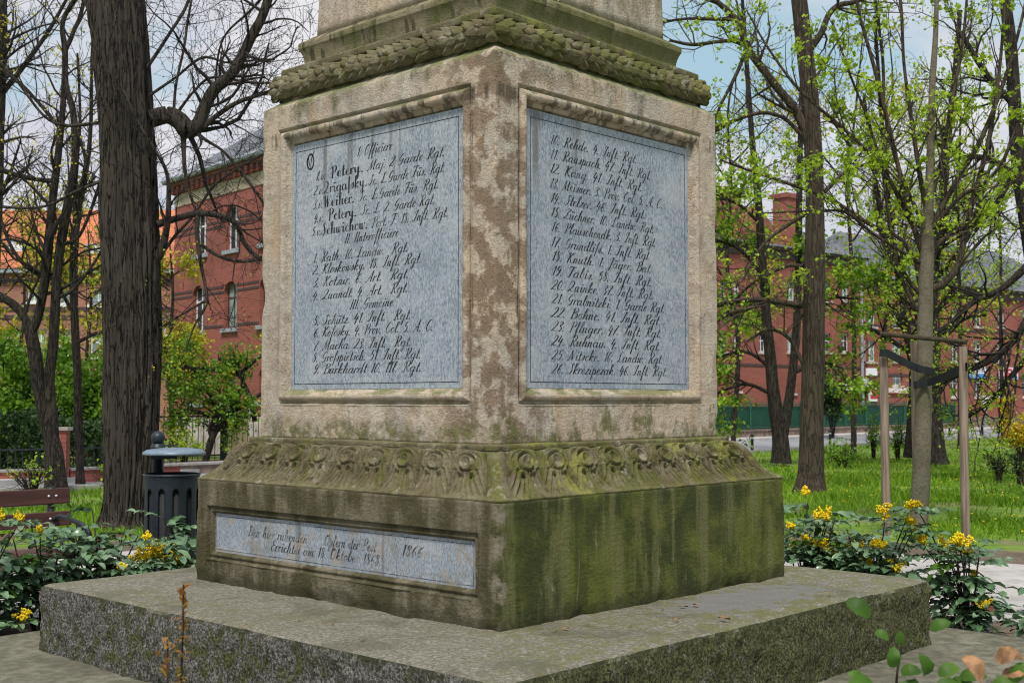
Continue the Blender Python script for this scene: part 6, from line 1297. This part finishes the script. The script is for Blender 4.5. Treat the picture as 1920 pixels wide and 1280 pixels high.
def mahonia(x, y, h, w, nst, nfl, label, seed, nl=9, fresh=.12, world=None, fsize=1.0):
    rng = np.random.default_rng(seed); p = loc2w(x, y) if world is None else np.array([*world, 0.])
    r = empty('mahonia_shrub', (p[0], p[1], 0), 0, label, 'shrub', 'mahonia shrubs round the monument'); st = MB(); lf = MB(); nf = MB(); br = MB(); tips = []
    for k in range(nst):
        a = rng.uniform(0, 2*np.pi); q = rng.uniform(.2, 1)*w; hh = h*rng.uniform(.55, 1.0); A = crom(np.array([[.03*math.cos(a), .03*math.sin(a), -.02], [q*.5*math.cos(a+.3), q*.5*math.sin(a+.3), hh*.5], [q*math.cos(a), q*math.sin(a), hh]]), sub=5)
        st.tube(A, np.linspace(.009, .004, len(A)), 6); tips.append(A[-1])
        for j in range(nl):
            i = rng.integers(3, len(A)); az = j*2.4+rng.normal(0, .3); el = rng.uniform(-.25, .5); d = np.array([math.cos(az)*math.cos(el), math.sin(az)*math.cos(el), math.sin(el)])
            tgt = nf if rng.random() < fresh else (br if rng.random() < .05 else lf); pinnate(A[i]+rng.normal(0, .01, 3), d, np.array([0, 0, 1.]), rng.uniform(.15, .24), rng, tgt, rng.integers(3, 5))
    heads = [(np.array(c)-np.array([p[0], p[1], 0]), sz_) for c, sz_ in BLOOMS.get(seed, ())]
    for c, sz_ in heads: A = crom(np.array([[0, 0, 0], [c[0]*.5, c[1]*.5, c[2]*.6], c]), sub=5); st.tube(A, np.linspace(.007, .003, len(A)), 6)
    for c, sz_ in heads:
        for j in range(5): az = j*1.3+rng.normal(0, .3); pinnate(c-np.array([0, 0, .03]), np.array([math.cos(az), math.sin(az), .25]), np.array([0, 0, 1.]), rng.uniform(.12, .18), rng, lf, 3)
    st.build('stems', M['bark_brown'], r, True); lf.build('foliage', M['leaf_maho'], r, True)
    if nf.n: nf.build('fresh_foliage', M['leaf_maho_new'], r, True)
    if br.n: br.build('bronze_foliage', M['leaf_bronze'], r, True)
    order = rng.permutation(len(tips)); fs0 = fsize
    for k in range(nfl+len(heads)):
        c = tips[order[k % len(tips)]]+rng.normal(0, .02 if k < len(tips) else .07, 3)+np.array([0, 0, .02]) if k < nfl else heads[k-nfl][0]
        fsize = fs0*.8 if k < nfl else heads[k-nfl][1]; V = []
        for rc_ in range(rng.integers(4, 7)):
            d = rng.normal(size=3); d[2] = abs(d[2])+.5; d /= np.linalg.norm(d); L = rng.uniform(.045, .085)*fsize
            for b in range(30): V.append(c+d*L*rng.random()+rng.normal(0, .010*fsize, 3))
        V = np.array(V); sz = rng.uniform(.006, .0095, len(V))[:, None, None]; VV = V[:, None]+OC[None]*sz; F = (OF[None]+(np.arange(len(V))*6)[:, None, None]).reshape(-1, 3)
        mesh_np('flower_cluster', VV.reshape(-1, 3), F, M['bloom'], r, True)
    return r
rngM = np.random.default_rng(123)
RB = [(1486, 988, .8), (1550, 971, 1.0), (1532, 972, .7), (1491, 1033, .9), (1513, 1020, .9), (1531, 1024, .7), (1555, 1037, .9), (1545, 1018, .7), (1609, 1029, .9), (1637, 1022, .7), (1652, 1025, .6), (1660, 968, 1.25), (1707, 953, .65), (1717, 948, .65), (1708, 978, .6), (1714, 990, .7), (1730, 1017, .7), (1769, 1022, .8), (1779, 1036, .9), (1799, 1017, 1.1), (1808, 1033, 1.1), (1628, 1056, .7), (1678, 1068, 1.2), (1847, 1138, .8)]
LB = [(0, 972, .75), (38, 974, .6), (275, 1009, .55), (285, 1040, 1.35), (303, 1048, 1.35), (337, 1052, 1.0), (229, 1065, .45), (75, 996, .5), (44, 1160, .8), (266, 1050, 1.2)]
RP = {311: (2.72, 1.15), 312: (2.70, .62), 313: (2.78, .08), 314: (2.70, -.45), 315: (2.62, -1.0), 316: (2.66, -1.62)}
LP = {301: (-1.75, 2.72), 302: (-1.25, 2.80), 303: (-2.35, 2.62), 304: (-.75, 2.85), 305: (-.30, 2.72), 306: (.20, 2.66), 307: (.72, 2.62)}
for px, py, k in RB:
    c = ray_plane(px, py, 0, 2.55); l = w2loc(c[0], c[1]); j = min(RP, key=lambda q: abs(RP[q][1]-l[1])); BLOOMS.setdefault(j, []).append((c, k))
for px, py, k in LB:
    c = ray_plane(px, py, 1, 2.45); l = w2loc(c[0], c[1]); j = min(LP, key=lambda q: abs(LP[q][0]-l[0])); BLOOMS.setdefault(j, []).append((c, k))
# left of the monument, along the slab edge
mahonia(-1.75, 2.72, .62, .30, 9, 0, 'mahonia with a yellow cluster low at the left edge of the picture', 301, nl=10)
mahonia(-1.25, 2.80, .72, .30, 9, 0, 'dense mahonia at the left corner of the granite step', 302, nl=10)
mahonia(-2.35, 2.62, .58, .28, 8, 0, 'mahonia cut by the left edge, lowest of the left hedge', 303, nl=10)
mahonia(-.75, 2.85, .80, .30, 9, 0, 'tall mahonia in front of the bench arm', 304, nl=10, fresh=.2)
mahonia(-.30, 2.72, .76, .28, 9, 0, 'mahonia between bench and litter bin', 305, nl=10, fresh=.25)
mahonia(.20, 2.66, .66, .28, 9, 0, 'mahonia right in front of the litter bin', 306, nl=10, fresh=.2)
mahonia(.72, 2.62, .55, .26, 8, 0, 'low mahonia with a big yellow flower head against the base block', 307, nl=11, fsize=1.0)
mahonia(-1.5, 3.15, .66, .28, 8, 0, 'mahonia without blooms in the second row in front of the bench seat', 308, nl=10)
# right of the monument
mahonia(2.72, 1.15, .68, .26, 9, 1, 'mahonia with several yellow heads touching the right side of the base block', 311, nl=11, fsize=.95)
mahonia(2.70, .62, .66, .28, 9, 1, 'mahonia with many low yellow heads just right of the base block', 312, nl=11, fsize=.95)
mahonia(2.78, .08, .70, .28, 9, 1, 'mahonia with a tall yellow head in front of the left stake', 313, nl=11, fsize=1.0)
mahonia(2.70, -.45, .78, .26, 9, 1, 'mahonia reaching up in front of the sapling trunk', 314, nl=11, fsize=.95)
mahonia(2.62, -1.0, .70, .28, 8, 1, 'mahonia with a large flower head below the right stake', 315, nl=11, fsize=1.15)
mahonia(2.66, -1.62, .58, .28, 8, 1, 'sparse mahonia near the right edge above the grey path', 316, nl=11)
mahonia(2.56, -2.15, .42, .28, 7, 1, 'low mahonia at the right edge beside the paving slab', 317, nl=11)
mahonia(3.05, .35, .62, .26, 8, 1, 'mahonia in the second row behind the right-hand flower heads', 318, nl=11)
mahonia(3.05, -.70, .58, .26, 8, 1, 'mahonia in the second row at the edge of the grey path', 319, nl=11)

# foreground shoots close to the camera
def shoot(x, y, h, label, seed, mat, n, size, lean=(0, 0), stemr=.0045, name='young_shoot', dry=0, spread=1.0, z0=.3):
    rng = np.random.default_rng(seed); r = empty(name, (x, y, 0), 0, label, 'shoot'); A = crom(np.array([[0, 0, -.02], [lean[0]*.4, lean[1]*.4, h*.5], [lean[0], lean[1], h]]), sub=10); mb = MB(); mb.tube(A, np.linspace(stemr*1.4, stemr*.5, len(A)), 8); mb.build('stem', M['bark_brown'], r, True); lf = MB()
    for k in range(n):
        q = z0+(1-z0)*(k+.6)/n; i = min(int(q*(len(A)-1)), len(A)-2); f = q*(len(A)-1)-i; P = A[i]*(1-f)+A[i+1]*f; az = k*2.4; el = rng.uniform(.1, 1.0); d = np.array([math.cos(az)*math.cos(el), math.sin(az)*math.cos(el), math.sin(el)]); s_ = np.cross(np.array([0, 0, 1.]), d); s_ /= np.linalg.norm(s_); m_ = np.cross(d, s_)
        for j in range(3 if size < .03 else 1): lf.add(P+LV@np.stack([d, s_, m_])*size*rng.uniform(.7, 1.2)+rng.normal(0, .006, 3), LF_)
    lf.build('foliage', mat, r, True); return r
p = at(338, 1095, 3.0); shoot(p[0], 3.0, p[2], 'thin reddish budding shoot rising in front of the granite step', 401, M['leaf_red'], 30, .027, (.008, 0), z0=.42)
p = at(318, 1205, 2.95); shoot(p[0]+.005, 2.95, p[2], 'short reddish twig beside the tall budding shoot', 402, M['leaf_red'], 12, .028, (-.01, 0), z0=.6)
def fg_mahonia():
    rng = np.random.default_rng(410); Y = 2.9; b = at(1790, 1500, Y); r = empty('mahonia_shrub', (b[0], Y, 0), 0, 'nearest mahonia with large green and dry leaves in the bottom right corner', 'shrub', 'mahonia shrubs round the monument'); base = np.array([b[0], Y, 0.])
    st = MB(); gr = MB(); dr = MB()
    def lf(mb, px, py, ang, Lpx, wr=.30, tilt=.3, dy=0.):
        yy = Y+dy; P = at(px, py, yy); a = math.radians(ang); d = np.array([math.cos(a)*math.cos(tilt), -math.sin(tilt), math.sin(a)*math.cos(tilt)]); nn_ = np.array([rng.normal(0, .15), -.75, .66]); s_ = np.cross(nn_, d); s_ /= np.linalg.norm(s_); m_ = np.cross(d, s_); V = LV.copy(); V[:, 1] *= wr/.235; V[:, 2] *= rng.uniform(.6, 1.8); Lpx *= .82
        mb.add(P+V@np.stack([d, s_, m_])*Lpx*yy/FPX-base, LF_)
    def stem(pts, r0=.0022): A = np.array([at(x, y, Y+d) for x, y, d in pts])-base; A = crom(A, sub=8); st.tube(A, np.linspace(r0*1.5, r0*.6, len(A)), 8)
    stem([(1760, 1560, .05), (1700, 1360, 0), (1680, 1290, 0), (1690, 1200, 0), (1660, 1165, 0), (1640, 1160, 0)]); stem([(1780, 1560, 0), (1800, 1380, 0), (1800, 1300, 0)]); stem([(1900, 1560, .1), (1890, 1350, .1), (1880, 1260, .1)]); stem([(1680, 1290, 0), (1685, 1230, 0), (1690, 1180, 0)])
    for a in ((1588, 1125, -32, 62), (1640, 1185, -20, 34), (1688, 1208, 95, 34), (1672, 1250, 80, 46), (1690, 1262, 20, 44), (1735, 1265, 100, 50), (1690, 1290, -10, 60), (1640, 1290, 160, 70), (1760, 1265, 25, 52), (1755, 1285, -5, 60), (1800, 1270, 15, 58), (1720, 1295, 170, 56), (1745, 1180, 30, 48), (1830, 1300, 150, 70), (1860, 1290, 20, 60), (1895, 1275, 60, 50), (1590, 1262, -25, 42), (1660, 1310, 200, 60), (1780, 1310, 60, 60)): lf(gr, *a, rng.uniform(.26, .36), rng.uniform(-.1, .5), rng.uniform(-.08, .08))
    for a in ((1806, 1232, -50, 64, .34), (1868, 1238, 40, 52, .36), (1890, 1222, -20, 34, .3), (1880, 1262, 10, 46, .3)): lf(dr, *a, .5, -.05)
    st.build('stems', M['bark_brown'], r, True); gr.build('foliage', M['leaf_maho_new'], r, True); dr.build('dry_foliage', M['leaf_dry'], r, True)
fg_mahonia()
# tiny plants rooted in the joints of the monument
p = loc2w(.93, -.97); r = empty('joint_weed', (p[0], p[1], 1.297), 0, 'tiny green weed growing on the ledge at the right foot of the die', 'weed'); rng = np.random.default_rng(420); V, F = leaves(rng.normal(0, .018, (26, 3))+np.array([0, 0, .035]), .022, rng); mesh_np('foliage', V, F, M['leaf_mid'], r, True)
# fallen bits on the step and paving
first = None
frags = [(1282, 1137, 16), (1304, 1134, 18), (1268, 1161, 14), (1358, 1160, 24), (1243, 1140, 12), (1062, 1178, 14), (1103, 1170, 10), (1182, 1172, 10), (1085, 1172, 8), (1555, 1112, 14), (620, 1172, 14), (560, 1160, 10), (458, 1172, 12), (1040, 1183, 9), (680, 1196, 12)]
for k, (px, py, s) in enumerate(frags):
    d = at(px, py, 1.)-np.array([0, 0, EYE]); t = (.499-EYE)/d[2]; P = d*t; L = s*P[1]/FPX
    if first is None:
        n = 6; u = np.linspace(0, 1, n); V = []
        for i in range(n): hw = .22*math.sin(math.pi*min(1, u[i]*.9+.08)); V += [(u[i]-.5, hw, .10+.12*math.sin(u[i]*5)), (u[i]-.5, 0, .05+.05*math.sin(u[i]*5)), (u[i]-.5, -hw, .16)]
        F = [];
        for i in range(n-1): b = 3*i; F += [(b, b+3, b+4, b+1), (b+1, b+4, b+5, b+2)]
        o = mesh_np('fallen_leaf', V, np.array(F), M['leaf_dry'], None, True); first = o
    else: o = first.copy(); C.objects.link(o)
    o.location = (P[0], P[1], .499); o.scale = (L, L, L); o.rotation_euler = (0, 0, k*1.9); tag(o, 'small dry brown leaf scrap lying on the granite step', 'leaf', 'leaf scraps on the step')
rng = np.random.default_rng(430); d = at(560, 1122, 1.)-np.array([0, 0, EYE]); P = d*((.50-EYE)/d[2]); r = empty('twig', P, 0, 'tangle of thin dark twigs lying on the step below the dedication tablet', 'twig'); mb = MB()
for k in range(5): a = rng.uniform(-.5, .5)-.5; L = rng.uniform(.06, .13); c = rng.normal(0, .03, 2); A = crom(np.array([[c[0]-L*math.cos(a), c[1]-L*math.sin(a), .004], [c[0], c[1], .012], [c[0]+L*math.cos(a+.5), c[1]+L*math.sin(a+.5), .004]]), sub=6); mb.tube(A, np.full(len(A), .0018), 5)
mb.build('stems', M['twig'], r, True)

# ------------------------------------------------------------------ lawn
def lawn():
    rng = np.random.default_rng(90); N = 210000
    py = 750+rng.uniform(0, 1, N)**1.15*262+52*0; Yd = FPX*1.6/np.maximum(py-750, 30); Yd = Yd*rng.uniform(.93, 1.07, N); X = (rng.uniform(-420, 2340, N)-960)/FPX*Yd
    k = (Yd > 9) & (Yd < 62); X, Yd = X[k], Yd[k]; lx, ly = w2loc(X, Yd); out = np.maximum(np.abs(lx), np.abs(ly)); edge = 6.75+.9*fbm(np.c_[X*.8, Yd*.8, 0*X], 3); k = out > edge
    nx = np.interp(Yd, near[:, 1], near[:, 0]); k &= X > nx+.35
    X, Yd = X[k], Yd[k]; n = len(X); d = fbm(np.c_[X*.55, Yd*.55, 0*X], 3); tuft = np.clip((fbm(np.c_[X*1.6+9, Yd*1.6, 0*X], 3)-.52)*6, 0, 1)
    keep = rng.random(n) < np.clip(.15+(d-.34)*4.2, .04, 1); X, Yd, d, tuft = X[keep], Yd[keep], d[keep], tuft[keep]; n = len(X)
    h = (.045+.05*d+.13*tuft*rng.random(n))*rng.uniform(.6, 1.3, n); w = (.0045+.00035*Yd); a = rng.uniform(0, np.pi, n); lean = rng.normal(0, .45, (n, 2))*h[:, None]
    P = np.stack([X, Yd, g(Yd)+.0], -1); s = np.stack([np.cos(a)*w, np.sin(a)*w, 0*a], -1); tip = P+np.stack([lean[:, 0], lean[:, 1], h], -1); mid = P+np.stack([lean[:, 0]*.3, lean[:, 1]*.3, h*.55], -1)
    V = np.stack([P-s, P+s, mid+s*.7, mid-s*.7, tip], 1).reshape(-1, 3); b = (np.arange(n)*5)[:, None]
    tag(mesh_np('grass', V, [b+np.array([[0, 1, 2, 3]]), b+np.array([[3, 2, 4]])], M['blade']), kind='stuff')
    m = 420; i = rng.integers(0, n, m*3); i = i[(Yd[i] < 40) & (X[i] > 0)][:m]; c = P[i]+np.array([0, 0, .05])+np.c_[0*i, 0*i, h[i]*.6]
    VV = c[:, None]+OC[None]*np.array([.018, .018, .010]); F = (OF[None]+(np.arange(len(c))*6)[:, None, None]).reshape(-1, 3); tag(mesh_np('dandelions', VV.reshape(-1, 3), F, M['bloom'], None, True), kind='stuff')
lawn()
